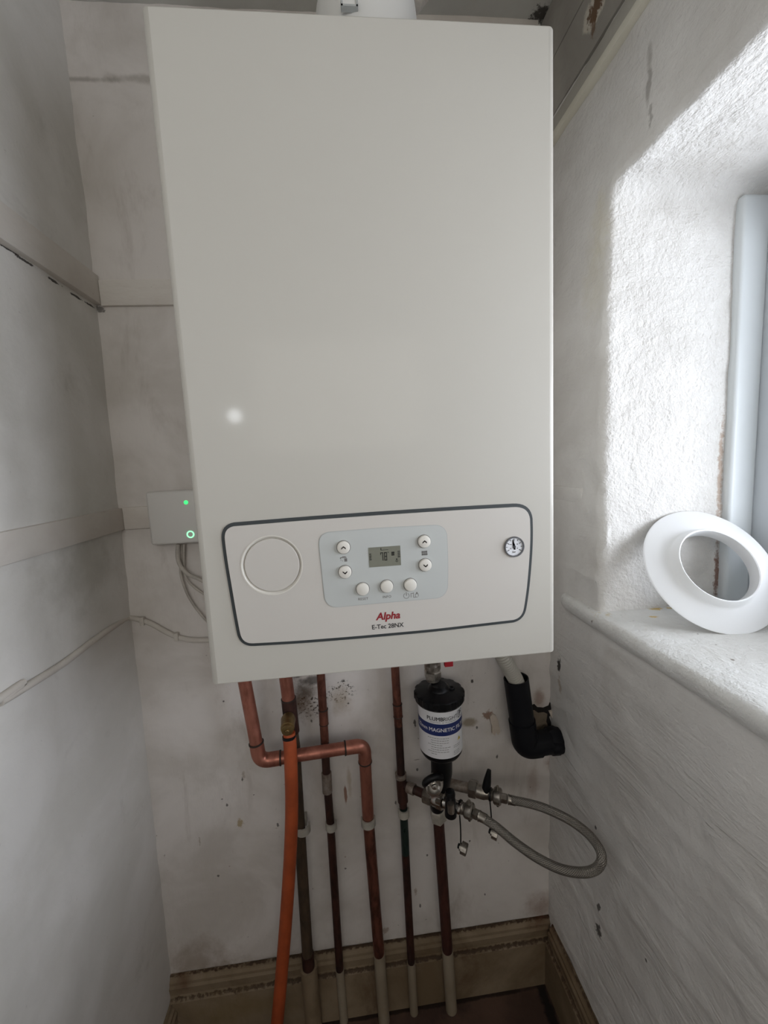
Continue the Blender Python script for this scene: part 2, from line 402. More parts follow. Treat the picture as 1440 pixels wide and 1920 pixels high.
M['led'] = plain('green indicator', (.05, .5, .15), .4, emit=(.05, 1.0, .22), estr=1.6)
M['ledw'] = plain('pale green ring light', (.3, .9, .5), .4, emit=(.30, 1.0, .5), estr=1.8)
M['cable_w'] = plain('grimy white cable', (.50, .46, .41), .5, var=.3)
M['cable_p'] = plaster('painted cable', (.62, .58, .53), (.52, .48, .43), bump=.4, mid=60, specks=.4)
M['cu'] = copper('bright copper', (.46, .185, .13), (.31, .115, .08), .40, .7)
M['cu_d'] = copper('tarnished shaded copper', (.075, .030, .022), (.033, .017, .014), .5, .45)  # dark from tarnish, with the shade on the lower pipes painted in too
M['cu_m'] = copper('dull copper', (.27, .105, .072), (.085, .035, .026), .42, .7)
M['cu_r'] = copper('red brown pipe', (.070, .022, .015), (.042, .015, .012), .6, .2)
M['cu_b'] = copper('brown painted pipe', (.085, .055, .032), (.045, .03, .019), .65, .15)
M['cu_g'] = copper('green black verdigris', (.016, .028, .025), (.035, .06, .05), .35, .5)
M['seam'] = plain('dark solder seam', (.03, .018, .013), .6)
M['brass'] = plain('old brass', (.36, .25, .11), .38, .85, var=.5)
M['corr'] = plain('corroded fitting', (.20, .15, .12), .6, .5, col2=(.34, .30, .26), vscale=70, bump=.6)
M['clip'] = plain('off white clip', (.46, .43, .37), .6, var=.3)
M['pipe_paint'] = plaster('cream painted pipe', (.33, .28, .21), (.26, .21, .15), bump=.2, mid=50, dirt=(.26, .18, .10), dirt_amt=.4)
M['orange'] = plain('orange hose', (.42, .080, .022), .55, var=.25, vscale=25, bump=.2, bscale=120)
M['black_pl'] = plain('black plastic', (.006, .006, .007), .35, spec=.25)
M['black_mt'] = plain('black drain plastic', (.006, .0065, .009), .55, spec=.2)
M['grey_hose'] = plain('grey corrugated plastic', (.44, .42, .37), .55)
M['chrome'] = plain('worn chrome', (.62, .59, .55), .22, 1.0, var=.3, vscale=60)
M['nickel'] = plain('dull nickel', (.46, .42, .37), .34, .95, var=.45, vscale=70, bump=.15)
M['red_pl'] = plain('red handle', (.38, .02, .03), .45)
M['label_w'] = plain('white sticker', (.78, .78, .80), .4)
M['label_b'] = plain('navy sticker band', (.015, .030, .14), .4)
M['yellow'] = plain('warning yellow', (.75, .58, .06), .5)
M['upvc'] = plain('white window plastic', (.74, .78, .80), .35)
M['upvc_shade'] = plain('shade grey window frame', (.62, .66, .70), .4)  # white plastic greyed, painting in the shade on the frame's receding face
M['seal'] = plain('white rubber seal', (.88, .89, .90), .45)
M['brick'] = plaster('exposed rubble', (.27, .22, .16), (.16, .12, .09), bump=1.0, mid=70, bdist=.006)
M['chip'] = plaster('bare plaster chip', (.66, .58, .50), (.56, .48, .40), bump=.6, mid=80)
def braid_mat():
    m, t, b = new_mat('braided steel')
    uv = t.n('ShaderNodeUVMap').outputs[0]
    sep = t.n('ShaderNodeSeparateXYZ'); t.l.new(uv, sep.inputs[0])
    a = t.math('MULTIPLY', sep.outputs[0], 1.0); s = t.math('MULTIPLY', sep.outputs[1], 1.0)
    p1 = t.math('SINE', t.math('MULTIPLY', t.math('ADD', a, s), 6.2832)); p2 = t.math('SINE', t.math('MULTIPLY', t.math('SUBTRACT', a, s), 6.2832))
    h = t.math('MAXIMUM', p1, p2)
    f = t.ramp(h, -.2, .7)
    t.l.new(t.mix(f, (.14, .13, .115), (.36, .335, .30)), b.inputs['Base Color'])
    b.inputs['Metallic'].default_value = .85; b.inputs['Roughness'].default_value = .36
    bp = t.n('ShaderNodeBump', i_Strength=.6, i_Distance=.0008); t.l.new(h, bp.inputs['Height']); t.l.new(bp.outputs[0], b.inputs['Normal'])
    return m
M['braid'] = braid_mat()
def glass_mat():
    m = bpy.data.materials.new('window glass'); m.use_nodes = True; t = NT(m); m.node_tree.nodes.clear()
    out = t.n('ShaderNodeOutputMaterial'); tr = t.n('ShaderNodeBsdfTransparent'); gl = t.n('ShaderNodeBsdfGlossy'); gl.inputs['Roughness'].default_value = .02
    mx = t.n('ShaderNodeMixShader'); mx.inputs[0].default_value = .07
    t.l.new(tr.outputs[0], mx.inputs[1]); t.l.new(gl.outputs[0], mx.inputs[2]); t.l.new(mx.outputs[0], out.inputs[0])
    return m
M['glass'] = glass_mat()

# ------------------------------------------------------------------ room shell
ZC, YB = 1.912, -1.9                     # ceiling height, open end of the little room
Y_REV, Y_FAR, Z_SILL, Z_HEAD, X_GLASS = -0.161, -1.12, 0.9105, 1.555, 0.826
def xl(z): return -0.2265 - 0.021 * max(0, min(1, (1.6 - z) / 1.4))       # left wall leans a little
def xr(z): return 0.566 + 0.0125 * max(0, min(1, (z - 0.1) / 1.6))       # right wall leans a little

# back wall
bm = grid_patch((-0.30, 0, -0.02), (0.93, 0, 0), (0, 0, ZC + 0.04), 150, 310)
for v in bm.verts:
    p = v.co.copy()
    v.co.y += 0.0016 * fbm(p, 9) + 0.0007 * fbm(p + Vector((5, 0, 0)), 40, 3)
    if v.co.y < -.004: v.co.y = -.004
bmesh.ops.recalc_face_normals(bm, faces=bm.faces)
wall_back = struct('wall_back', bm, M['wall_back'], 'stained white painted plaster wall behind the boiler and pipes', 'wall', angle=180)
sm = wall_back.modifiers.new('thick', 'SOLIDIFY'); sm.thickness = 0.06; sm.offset = -1.0

# left wall
bm = grid_patch((0, 0.01, -0.02), (0, -1.0, 0), (0, 0, ZC + 0.04), 120, 230)
bm = grid_patch((0, -0.99, -0.02), (0, YB + 0.99, 0), (0, 0, ZC + 0.04), 40, 230, bm)
bmesh.ops.remove_doubles(bm, verts=bm.verts, dist=1e-5)
for v in bm.verts:
    p = v.co.copy()
    v.co.x = xl(p.z) + 0.0022 * fbm(p, 6) + 0.0006 * fbm(p, 45, 3)
wall_left = struct('wall_left', bm, M['wall_left'], 'white painted plaster wall on the left with two timber rails', 'wall', angle=180)
sm = wall_left.modifiers.new('thick', 'SOLIDIFY'); sm.thickness = 0.06; sm.offset = 1.0

# right wall with rounded window recess: rings around the opening, each swept from wall face into the recess
def ridge(p):                                                            # trowelled ridges running along the wall
    q = Vector((0, (p.y * 0.985 + p.z * 0.17) * 3.0, (p.z - p.y * -0.16) * 16))
    n = 1 - abs(mnoise.noise(q)) * 2
    return max(0, n - 0.55) * 0.006
def rough(p, amp=1.0): return amp * max(.2, min(1, -p.y / .09)) * (0.0022 * fbm(p, 12) + 0.0012 * fbm(p + Vector((3, 3, 3)), 50, 3))
RB = 0.010
def opening_loop(off):
    r = 0.03 + off if off <= 0.03 else 0.06 * (1 - (off - 0.03) / 0.125)
    y0, y1, z0, z1 = Y_REV + off, Y_FAR - off, Z_SILL - 0.03 - off, Z_HEAD + off
    pts = []
    def seg(a, b, n):
        for k in range(n): pts.append((a[0] + (b[0] - a[0]) * k / n, a[1] + (b[1] - a[1]) * k / n))
    def arc(cy, cz, a0, n=8):
        for k in range(n): a = a0 + math.pi / 2 * k / n; pts.append((cy + r * math.cos(a), cz + r * math.sin(a)))
    seg((y0, z0), (y0, z1 - r), 110); arc(y0 - r, z1 - r, 0)
    seg((y0 - r, z1), (y1, z1), 130); seg((y1, z1), (y1, z0), 40); seg((y1, z0), (y0, z0), 60)
    return pts
prof = [(o, 0.0) for o in (0.150, 0.13, 0.11, 0.095, 0.08, 0.068, 0.056, 0.046, 0.037, 0.029, 0.022, 0.016, RB)]
prof += [(RB - RB * math.sin(a), RB - RB * math.cos(a)) for a in (0.25, 0.5, 0.8, 1.1, 1.35)] 
prof += [(0.0, RB + k * (0.285 - RB) / 34) for k in range(35)]
bm = bmesh.new(); rings = []
for (off, dep) in prof:
    ring = []
    for (y, z) in opening_loop(off):
        p = Vector((xr(z) + dep, y, z)); n = rough(p) 
        if dep <= 0: p.x += -n - ridge(p)
        elif dep < RB: p.x += -n * 1.1; p.z += n * .8; p.y += n * 1.3
        else:
            k = max(0, 1 - (dep - RB) / .3)
            if abs(z - Z_HEAD) < .002: p.z += n * 1.0
            elif abs(y - Y_REV) < .002: p.y += n * 1.0
        ring.append(bm.verts.new(p))
    rings.append(ring)
for i in range(len(rings) - 1):
    for k in range(len(rings[0])):
        j = (k + 1) % len(rings[0]); bm.faces.new((rings[i][k], rings[i][j], rings[i + 1][j], rings[i + 1][k]))
yo, yi, zo, zi = Y_REV + .15, Y_FAR - .15, Z_SILL - .03 - .15, Z_HEAD + .15
for (a, b) in (((0.03, -.02), (yi, zo)), ((0.03, zi), (yi, ZC + .02)), ((0.03, zo), (yo, zi)), ((yi, -.02), (YB, ZC + .02))):
    ny = max(2, int(abs(b[0] - a[0]) / .007)) if a[0] > -1 else 30
    nz = max(2, int(abs(b[1] - a[1]) / .007)) if a[0] > -1 else 60
    g = grid_patch((0, a[0], a[1]), (0, b[0] - a[0], 0), (0, 0, b[1] - a[1]), ny, nz)
    for v in g.verts:
        p = v.co.copy(); p.x = xr(p.z); v.co.x = p.x - rough(p) - ridge(p)
    merge(bm, g); 
    bm.verts.ensure_lookup_table()
wall_right = struct('wall_right', bm, M['wall_right'], 'rough white plaster wall on the right with a deep window recess', 'wall', angle=180)
# outer bulk of that wall, so that daylight enters only through the opening
bm = bm_box((0.60, YB, -0.02), (0.90, Y_FAR - 0.03, ZC + .02)); bm_box((0.60, Y_REV + .02, -0.02), (0.90, 0.03, ZC + .02), bm=bm)
bm_box((0.60, Y_FAR - .03, -0.02), (0.90, Y_REV + .02, Z_SILL - .06), bm=bm); bm_box((0.60, Y_FAR - .03, Z_HEAD + .02), (0.90, Y_REV + .02, ZC + .02), bm=bm)
struct('wall_right_outer', bm, M['wall_right'], 'masonry thickness around the window opening on the right', 'wall', smooth=False)

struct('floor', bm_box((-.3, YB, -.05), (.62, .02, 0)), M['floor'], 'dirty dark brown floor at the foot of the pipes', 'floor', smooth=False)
bm = grid_patch((-.3, .02, ZC), (.92, 0, 0), (0, YB, 0), 60, 100)
for v in bm.verts: v.co.z += 0.002 * fbm(v.co, 8)
cl = struct('ceiling', bm, M['ceiling'], 'pale painted ceiling above the boiler', 'ceiling', angle=180)
sm = cl.modifiers.new('thick', 'SOLIDIFY'); sm.thickness = .05; sm.offset = 1
# boards above the batten on the right
bm = bmesh.new()
za, zb = 1.765, ZC
for i in range(2):
    z0 = za + (zb - za) * i / 2 + (.001 if i else 0); z1 = za + (zb - za) * (i + 1) / 2
    f = lambda z: .574 - .018 * (z - za) / (zb - za)
    vs = [bm.verts.new(c) for c in ((f(z0), -.001, z0), (f(z0), YB, z0), (f(z1), YB, z1 - .001), (f(z1), -.001, z1 - .001))]
    ws = [bm.verts.new((c.co.x + .012, c.co.y, c.co.z)) for c in vs]
    bm.faces.new(vs); bm.faces.new(ws[::-1])
    for k in range(4): bm.faces.new((vs[k], ws[k], ws[(k + 1) % 4], vs[(k + 1) % 4]))
struct('trim_1', bm, M['boards'], 'dark weathered grey boards with a peeled patch above the batten, top right', 'boards', smooth=False)
# batten on the right wall
zl = PX(1045, 250, .566)[2]; zu = PX(1045, 206, .566)[2]
struct('trim_2', bm_box((.5675, YB, zl + .004), (.585, -.002, zl + .016), .001), M['rail_r'], 'cream painted batten along the top of the right wall', 'rail')
struct('trim_10', bm_box((.5705, YB, zl + .0163), (.585, -.002, zl + .040), .001), M['boards2'], 'greyer strip of painted timber just above the cream batten', 'rail')
# timber rails let into the left and back walls
def rail(name, lo, hi, label, m='paint_wood'):
    bm = bm_box(lo, hi, .0022, 2)
    return struct(name, bm, M[m], label, 'rail')
rail('trim_3', (-.26, YB, 1.459), (-.2185, -.001, 1.506), 'upper timber rail along the left wall')
rail('trim_4', (-.2185, -.007, 1.456), (.56, .02, 1.498), 'upper timber rail on the back wall, left of the boiler')
rail('trim_5', (-.27, YB, 1.076), (-.2265, -.001, 1.115), 'lower timber rail along the left wall')
rail('trim_6', (-.2265, -.006, 1.076), (.56, .02, 1.116), 'lower timber rail on the back wall beside the white box')
rail('trim_7', (.5715, Y_REV + .055, 1.085), (.60, -.001, 1.112), 'short lower rail on the right wall beside the recess', 'wall_right')

# baseboards: board with a moulded top
def baseboard(name, a, b, inward, ztop, label):
    prof = [(0.0, ztop), (.004, ztop), (.006, ztop - .006), (.010, ztop - .010), (.010, ztop - .016), (.014, ztop - .019), (.012, ztop - .036), (.0135, ztop - .042), (.019, ztop - .046), (.020, 0.0), (0.0, 0.0)]
    bm = bmesh.new(); a = Vector(a); b = Vector(b); n = Vector(inward)
    ra = [bm.verts.new(a + n * d + Vector((0, 0, z))) for d, z in prof]; rb = [bm.verts.new(b + n * d + Vector((0, 0, z))) for d, z in prof]
    for k in range(len(prof)):
        j = (k + 1) % len(prof); bm.faces.new((ra[k], ra[j], rb[j], rb[k]))
    bm.faces.new(ra[::-1]); bm.faces.new(rb)
    return struct(name, bm, M['base'], label, 'baseboard', smooth=False)
baseboard('baseboard_back', (-.249, -.001, 0), (.566, -.001, 0), (0, -1, 0), .150, 'dirty cream moulded skirting board behind the pipes')
baseboard('baseboard_right', (.566, -.021, 0), (.566, YB, 0), (-1, 0, 0), .150, 'dirty cream moulded skirting board along the right wall')
baseboard('baseboard_left', (-.2475, -.021, 0), (-.2475, YB, 0), (1, 0, 0), .105, 'grimy skirting board along the left wall')

# sill
ys, ye = -.055, Y_FAR
prof = [(.566, .882), (.5635, .886), (.560, .893), (.5595, .902), (.562, .9075), (.567, .9105), (.60, .9108), (.70, .9095), (.84, .9095), (.84, .880), (.60, .880)]
bm = bmesh.new(); n = 150; rings = []
for i in range(n + 1):
    y = ys + (ye - ys) * i / n; ring = []
    e = 0.004 * max(0, 1 - i / 2)
    for k, (x, z) in enumerate(prof):
        q = Vector((x, y, z)); d = .0012 * fbm(q, 30, 3)
        inx = x
        if y > Y_REV + .004 and x > .575: inx = .572 + (x - .575) * .01
        ring.append(bm.verts.new((inx + (d if k < 6 else 0) + (e if k < 6 else 0), y, z + d * (.6 if k > 3 else .3))))
    rings.append(ring)
for i in range(n):
    for k in range(len(prof)):
        j = (k + 1) % len(prof); bm.faces.new((rings[i][k], rings[i][j], rings[i + 1][j], rings[i + 1][k]))
bm.faces.new(rings[0][::-1]); bm.faces.new(rings[-1])
struct('trim_8', bm, M['sill'], 'rough white window sill with rounded nosing carrying the white ring', 'window sill', angle=50)

# window
win = thing('window_1', (.86, (Y_REV + Y_FAR) / 2, Z_SILL), 'white framed window in the deep recess on the right', 'window'); win['kind'] = 'structure'
bm = bm_box((.782, Y_REV - .013, Z_SILL - .002), (.8275, Y_REV + .006, 1.541), .006, 4)
obj('corner_moulding', bm, M['upvc'], win)
fr = bm_box((X_GLASS, Y_FAR - .02, Z_SILL - .02), (.885, Y_FAR + .05, Z_HEAD + .02), .003); bm_box((X_GLASS, Y_REV - .050, Z_SILL - .02), (.885, Y_REV + .02, Z_HEAD + .02), .003, bm=fr)
bm_box((X_GLASS + .001, Y_FAR + .0495, Z_SILL - .02), (.884, Y_REV - .0495, Z_SILL + .05), bm=fr); bm_box((X_GLASS + .001, Y_FAR + .0495, Z_HEAD - .05), (.884, Y_REV - .0495, Z_HEAD + .02), bm=fr)
obj('window_frame', fr, M['upvc_shade'], win)
ys0, ys1 = Y_FAR + .05, Y_REV - .05; ym = (ys0 + ys1) / 2
for (a, b) in ((ys0, ym), (ym, ys1)):
    sh = bm_box((X_GLASS + .012, a, Z_SILL + .05), (.878, a + .045, Z_HEAD - .05), .004); bm_box((X_GLASS + .012, b - .045, Z_SILL + .05), (.878, b, Z_HEAD - .05), .004, bm=sh)
    bm_box((X_GLASS + .0128, a + .0445, Z_SILL + .0505), (.877, b - .0445, Z_SILL + .095), bm=sh); bm_box((X_GLASS + .0128, a + .0445, Z_HEAD - .095), (.877, b - .0445, Z_HEAD - .0505), bm=sh)
    sash = obj('sash', sh, M['upvc'], win)
    obj('pane', bm_box((.852, a + .04, Z_SILL + .09), (.856, b - .04, Z_HEAD - .09)), M['glass'], sash, smooth=False)

# broken plaster around the drain pipe
def blob(cx, cz, pts_r, y0, y1, seedv):
    rnd = random.Random(seedv); n = 22
    return [(cx + pts_r[0] * math.cos(2 * math.pi * k / n) * rnd.uniform(.75, 1.1), cz + pts_r[1] * math.sin(2 * math.pi * k / n) * rnd.uniform(.75, 1.1)) for k in range(n)]
def wpoly(pts): return [tuple((W(*q).x, W(*q).z)) for q in pts]
obj('plaster_hole', prism(wpoly(((978, 1332), (990, 1325), (1001, 1319), (1007, 1325), (1018, 1326), (1028, 1322), (1031, 1313), (1036, 1322), (1036, 1332), (1028, 1342), (1034, 1360), (1046, 1372), (1040, 1395), (985, 1395))), -.001, -.0040), M['gap'], wall_back, smooth=False)
obj('exposed_masonry', prism(wpoly(((980, 1338), (992, 1330), (1000, 1329), (1007, 1334), (1018, 1333), (1024, 1336), (1022, 1350), (1028, 1364), (1024, 1380), (985, 1385))), -.001, -.0055), M['brick'], wall_back, smooth=False)
obj('plaster_chip', prism(wpoly(((917, 1341), (922, 1336), (928, 1339), (932, 1348), (934, 1358), (936, 1369), (932, 1375), (928, 1370), (926, 1376), (921, 1372), (921, 1358), (918, 1350))), -.001, -.006), M['chip'], wall_back, smooth=False)
poly = [tuple((W(*q).x, W(*q).z)) for q in ((1026, 1330), (1034, 1328), (1046, 1352), (1058, 1390), (1056, 1396), (1044, 1372))]
obj('plaster_flake', prism(poly, -.001, -.008), M['chip'], wall_back, smooth=False)

# ------------------------------------------------------------------ boiler
YF = -.305
BX0, BX1, BZ0, BZ1 = 0.0, .42, .925, 1.6223
boiler = thing('boiler', (.21, -.15, BZ0), 'large white wall mounted boiler with grey edged control panel', 'boiler')
bm = bm_box((BX0, YF, BZ0), (BX1, -.02, BZ1))
vert = [e for e in bm.edges if abs(e.verts[0].co.z - e.verts[1].co.z) > .3 and e.verts[0].co.y < -.2]
bmesh.ops.bevel(bm, geom=vert, offset=.0075, segments=5, profile=.5, affect='EDGES')
hor = [e for e in bm.edges if all(v.co.y < YF + .0078 for v in e.verts) and abs(e.verts[0].co.z - e.verts[1].co.z) < .01 and (e.verts[0].co.z > BZ1 - .01 or e.verts[0].co.z < BZ0 + .01)]
bmesh.ops.bevel(bm, geom=hor, offset=.0016, segments=2, profile=.5, affect='EDGES')
cas = obj('casing', bm, M['enamel'], boiler, angle=25)
big = {k for p_ in cas.data.polygons if p_.area > .02 for k in p_.edge_keys}
for e_ in cas.data.edges:
    if e_.key in big: e_.use_edge_sharp = True
obj('wall_bracket', bm_box((.03, -.021, .98), (.39, -.0045, 1.58)), M['enamel'], boiler, smooth=False)

def C1(x, y): return (400 + x / 2.21538, 920 + y / 2.21538)
def fxz(px, py, y=YF): p = P(px, py, y); return (p.x, p.z)
def rounded(pts, r, n=10):
    out = []; N = len(pts)
    for i in range(N):
        a, b, c = (Vector((*pts[(i + k) % N], 0)) for k in (-1, 0, 1)); u, v = a - b, c - b
        rr = min(r, u.length * .48, v.length * .48); p, q_ = b + u.normalized() * rr, b + v.normalized() * rr
        for k in range(n): t = k / n; e = p * (1 - t) ** 2 + b * 2 * t * (1 - t) + q_ * t * t; out.append((e.x, e.y))
    return out
def panel_outline(pts, r, y): return [fxz(*C1(*p), y) for p in rounded(pts, r)]
gpts = [(36, 142), (400, 113), (700, 92), (1000, 73), (1318, 56), (1320, 210), (1312, 330), (1302, 430), (1284, 536), (900, 580), (600, 607), (350, 627), (116, 640), (94, 530), (72, 400), (50, 270)]
outline = panel_outline(gpts, 75, YF)
cx, cz = fxz(511, 1059); RC = .0335
pan = thing('control_panel', (.21, YF, 1.04), None, None); pan.parent = boiler; pan.matrix_parent_inverse = Matrix.Translation(-Vector(boiler.location))
bpy.data.objects.remove(pan)
pb = prism(inset_poly(outline, .0022), YF + .001, YF - .0030, holes=[circle(cx, cz, RC)])
pan = obj('control_panel', pb, M['panelw'], boiler, smooth=False)
gask = prism(inset_poly(outline, -.0019), YF + .001, YF - .0012, holes=[inset_poly(outline, .0024)])
tag(obj('panel_gasket', gask, M['gasket'], boiler, smooth=False), 'dark grey seal line around the panel')
YP = YF - .003
# round blanking cover in its recess
bm = _lathe(Vector((cx, YP, cz)), Vector((0, 1, 0)), [(-.0004, RC + .0012), (-.0004, RC), (.0032, RC - .0028), (.0032, RC - .0032)], 64, None, False, None)
cover = obj('blanking_cover', bm, M['button'], pan)
bm = _lathe(Vector((cx, YP + .004, cz)), Vector((0, -1, 0)), [(0, RC - .0028), (.0032, RC - .0028), (.0038, RC - .0036), (.0038, .0001)], 64, None, True, None)
obj('cover_disc', bm, M['panelw'], cover, angle=20) if False else obj('blanking_disc', bm, M['panelw'], pan, angle=20)
# keypad
kp = [(434, 176), (700, 155), (968, 141), (974, 300), (972, 442), (700, 465), (466, 487), (450, 330)]
ko = panel_outline(kp, 55, YP)
obj('keypad_edge', prism(inset_poly(ko, -.0006), YP + .001, YP - .0004), M['padline'], pan, smooth=False)
pad = obj('keypad', prism(inset_poly(ko, .0002), YP + .001, YP - .0008), M['pad'], pan, smooth=False)
YK = YP - .0008
BR = .0074
btn = [(644, 1026, 'up'), (647, 1072, 'down'), (795, 1015, 'up'), (797, 1059, 'down'), (680, 1104, ''), (725, 1099, ''), (769, 1096, '')]
for (bx, by, kind) in btn:
    x, z = fxz(bx, by, YK)
    b = obj('button', _lathe(Vector((x, YK + .0006, z)), Vector((0, -1, 0)), [(0, BR), (.0032, BR), (.0042, BR * .93), (.0047, BR * .8), (.0048, .0002)], 40, None, True, None), M['button'], pan, angle=30)
    obj('button_well', _lathe(Vector((x, YK + .0003, z)), Vector((0, -1, 0)), [(0, BR + .0007), (.0005, BR + .0007), (.0005, BR - .001)], 40, None, False, None), M['ink'], pan)
    if kind:
        s = 1 if kind == 'up' else -1; bm = bmesh.new()
        t_, w_ = .0008, .0026
        for sg in (-1, 1):
            a = Vector((x, 0, z + s * .0012)); e = Vector((x + sg * w_, 0, z - s * .0010)); n = Vector((0, 0, t_))
            vs = [bm.verts.new(Vector((q.x, YK - .0043, q.z))) for q in (a + n, a - n, e - n, e + n)]; bm.faces.new(vs)
        bmesh.ops.solidify(bm, geom=bm.faces[:], thickness=.0003)
        obj('arrow_mark', bm, M['ink'], b, smooth=False) if False else obj('arrow_mark', bm, M['ink'], pan, smooth=False)
def quad(bm, x0, z0, x1, z1, y, t=.0001):
    bm_box((x0, y - t, z0), (x1, y + t, z1), bm=bm)
# display
d0, d1 = fxz(690.5, 1027, YK); e0, e1 = fxz(752, 1059.5, YK)
scr = obj('display_screen', bm_box((d0, YK - .0004, e1), (e0, YK + .001, d1)), M['lcd'], pan, smooth=False)
bm = bmesh.new(); W_, H_ = e0 - d0, d1 - e1; yl = YK - .0005
def q(u0, v0, u1, v1): quad(bm, d0 + W_ * u0, e1 + H_ * v0, d0 + W_ * u1, e1 + H_ * v1, yl)
# digits "7 8" in seven segments
def digit(u, segs):
    w2, h2, t2, b2 = .085, .21, .022, .30
    S = dict(a=(u, b2 + 2 * h2 - .04, u + w2, b2 + 2 * h2), d=(u, b2, u + w2, b2 + .04), g=(u, b2 + h2 - .02, u + w2, b2 + h2 + .02), f=(u, b2 + h2, u + t2, b2 + 2 * h2), e=(u, b2, u + t2, b2 + h2), b=(u + w2 - t2, b2 + h2, u + w2, b2 + 2 * h2), c=(u + w2 - t2, b2, u + w2, b2 + h2))
    for k in segs: q(*S[k])
digit(.365, 'abcf'.replace('f', '')); digit(.485, 'abcdefg'); q(.60, .68, .62, .74); q(.365, .60, .385, .70)
for k in range(4): q(.02, .37 + .09 * k, .085 - .008 * (k % 2), .42 + .09 * k); q(.905, .37 + .09 * k + .05, .985, .42 + .09 * k + .05)
for k in range(4): q(.715 + .024 * k, .52, .732 + .024 * k, .72)
q(.715, .66, .81, .69); q(.38, .83, .40, .95); q(.38, .83, .62, .85); q(.85, .28, .89, .36); q(.83, .22, .86, .25); q(.88, .22, .91, .25); q(.86, .18, .89, .21)
obj('display_digits', bm, M['lcd_ink'], scr, smooth=False)
# printed marks
text_front('RESET', .0042, *[fxz(681, 1123, YK)[0], YK - .0001, fxz(681, 1123, YK)[1]], M['ink'], pan, 'reset_lettering', spacing=1.1)
text_front('INFO', .0042, *[fxz(725.5, 1119, YK)[0], YK - .0001, fxz(725.5, 1119, YK)[1]], M['ink'], pan, 'info_lettering', spacing=1.1)
bm = bmesh.new()
x, z = fxz(645, 1049, YK)                                           # tap mark
quad(bm, x - .004, z + .0018, x + .003, z + .0028, YK); quad(bm, x - .0045, z + .0008, x - .0034, z + .0024, YK); quad(bm, x + .0003, z - .0026, x + .0036, z + .0012, YK); quad(bm, x - .0040, z - .001, x - .0032, z - .0002, YK); quad(bm, x - .0022, z - .002, x - .0014, z - .0012, YK); quad(bm, x - .002, z + .003, x + .002, z + .0037, YK)
obj('tap_symbol', bm, M['ink'], pan, smooth=False)
bm = bmesh.new(); x, z = fxz(796, 1037, YK)                          # radiator mark
for k in range(5): quad(bm, x - .0034 + .0014 * k, z - .0028, x - .0024 + .0014 * k, z + .0028, YK)
quad(bm, x - .0034, z + .0012, x + .0032, z + .0018, YK); quad(bm, x - .0034, z - .0018, x + .0038, z - .0012, YK)
obj('radiator_symbol', bm, M['ink'], pan, smooth=False)
bm = bmesh.new(); x, z = fxz(762, 1117, YK)                          # power, tap and heating marks
for k in range(14):
    a = math.radians(120 + 300 * k / 14); a2 = math.radians(120 + 300 * (k + 1) / 14)
    vs = [bm.verts.new((x + r * math.cos(t), YK - .0001, z + r * math.sin(t))) for r, t in ((.0030, a), (.0036, a), (.0036, a2), (.0030, a2))]; bm.faces.new(vs)
quad(bm, x - .0004, z, x + .0004, z + .0042, YK)
x2 = x + .0062
quad(bm, x2 - .001, z - .0025, x2 - .0004, z + .002, YK); quad(bm, x2 - .001, z + .002, x2 + .002, z + .0026, YK); quad(bm, x2 + .0026, z - .003, x2 + .0046, z - .0024, YK); quad(bm, x2 + .002, z - .003, x2 + .0026, z + .0034, YK)
x3 = x + .0125
quad(bm, x3 - .002, z + .001, x3 + .002, z + .0016, YK); quad(bm, x3 - .0008, z + .0016, x3 + .001, z + .0034, YK); quad(bm, x3 - .002, z - .0028, x3 - .0014, z + .001, YK); quad(bm, x3 + .0014, z - .002, x3 + .002, z + .001, YK); quad(bm, x3 - .0014, z - .0028, x3 + .001, z - .0022, YK)
obj('power_symbol', bm, M['ink'], pan, smooth=False)
# lettering under the keypad
x, z = fxz(727.5, 1155, YP)
text_front('Alpha', .0122, x, YP - .0002, z, M['red_ink'], pan, 'maker_lettering', bold=.00035, shear=.22)
x, z = fxz(727, 1174, YP)
text_front('E-Tec 28NX', .0076, x, YP - .0002, z, M['black_ink'], pan, 'model_lettering', bold=.00008, spacing=.98)
# pressure gauge
gx, gz = fxz(963.5, 1025, YP); gr = .0125
gau = obj('pressure_gauge', _lathe(Vector((gx, YP + .001, gz)), Vector((0, -1, 0)), [(0, gr), (.0028, gr), (.0036, gr * .96), (.0036, gr * .88), (.0012, gr * .84), (.0012, gr * .82)], 48, None, True, None), M['bezel'], boiler)
obj('dial', _lathe(Vector((gx, YP, gz)), Vector((0, -1, 0)), [(0, gr * .86), (.0006, gr * .86)], 48, None, True, None), M['dial'], gau)
bm = bmesh.new(); yd = YP - .0008
for k in range(9):
    a = math.radians(210 - 30 * k); 
    ra, rb, wd = gr * (.55 if k % 2 == 0 else .65), gr * .80, .00035
    u = Vector((math.cos(a), 0, math.sin(a))); n = Vector((-u.z, 0, u.x)); c0 = Vector((gx, yd, gz))
    bm.faces.new([bm.verts.new(c0 + u * ra + n * wd), bm.verts.new(c0 + u * ra - n * wd), bm.verts.new(c0 + u * rb - n * wd), bm.verts.new(c0 + u * rb + n * wd)])
for (dx, dz) in ((-.0042, -.002), (.0042, -.002), (-.004, .003), (.004, .003)): quad(bm, gx + dx - .0006, gz + dz - .0006, gx + dx + .0006, gz + dz + .0006, yd)
bmesh.ops.solidify(bm, geom=[f for f in bm.faces if len(f.verts) == 4][:9], thickness=.0001)
obj('dial_marks', bm, M['ink'], gau, smooth=False)
text_front('bar', .0034, gx, yd, gz - .0062, M['ink'], gau, 'bar_lettering')
bm = bmesh.new(); a = math.radians(101); u = Vector((math.cos(a), 0, math.sin(a))); n = Vector((-u.z, 0, u.x)); c0 = Vector((gx, yd - .0004, gz))
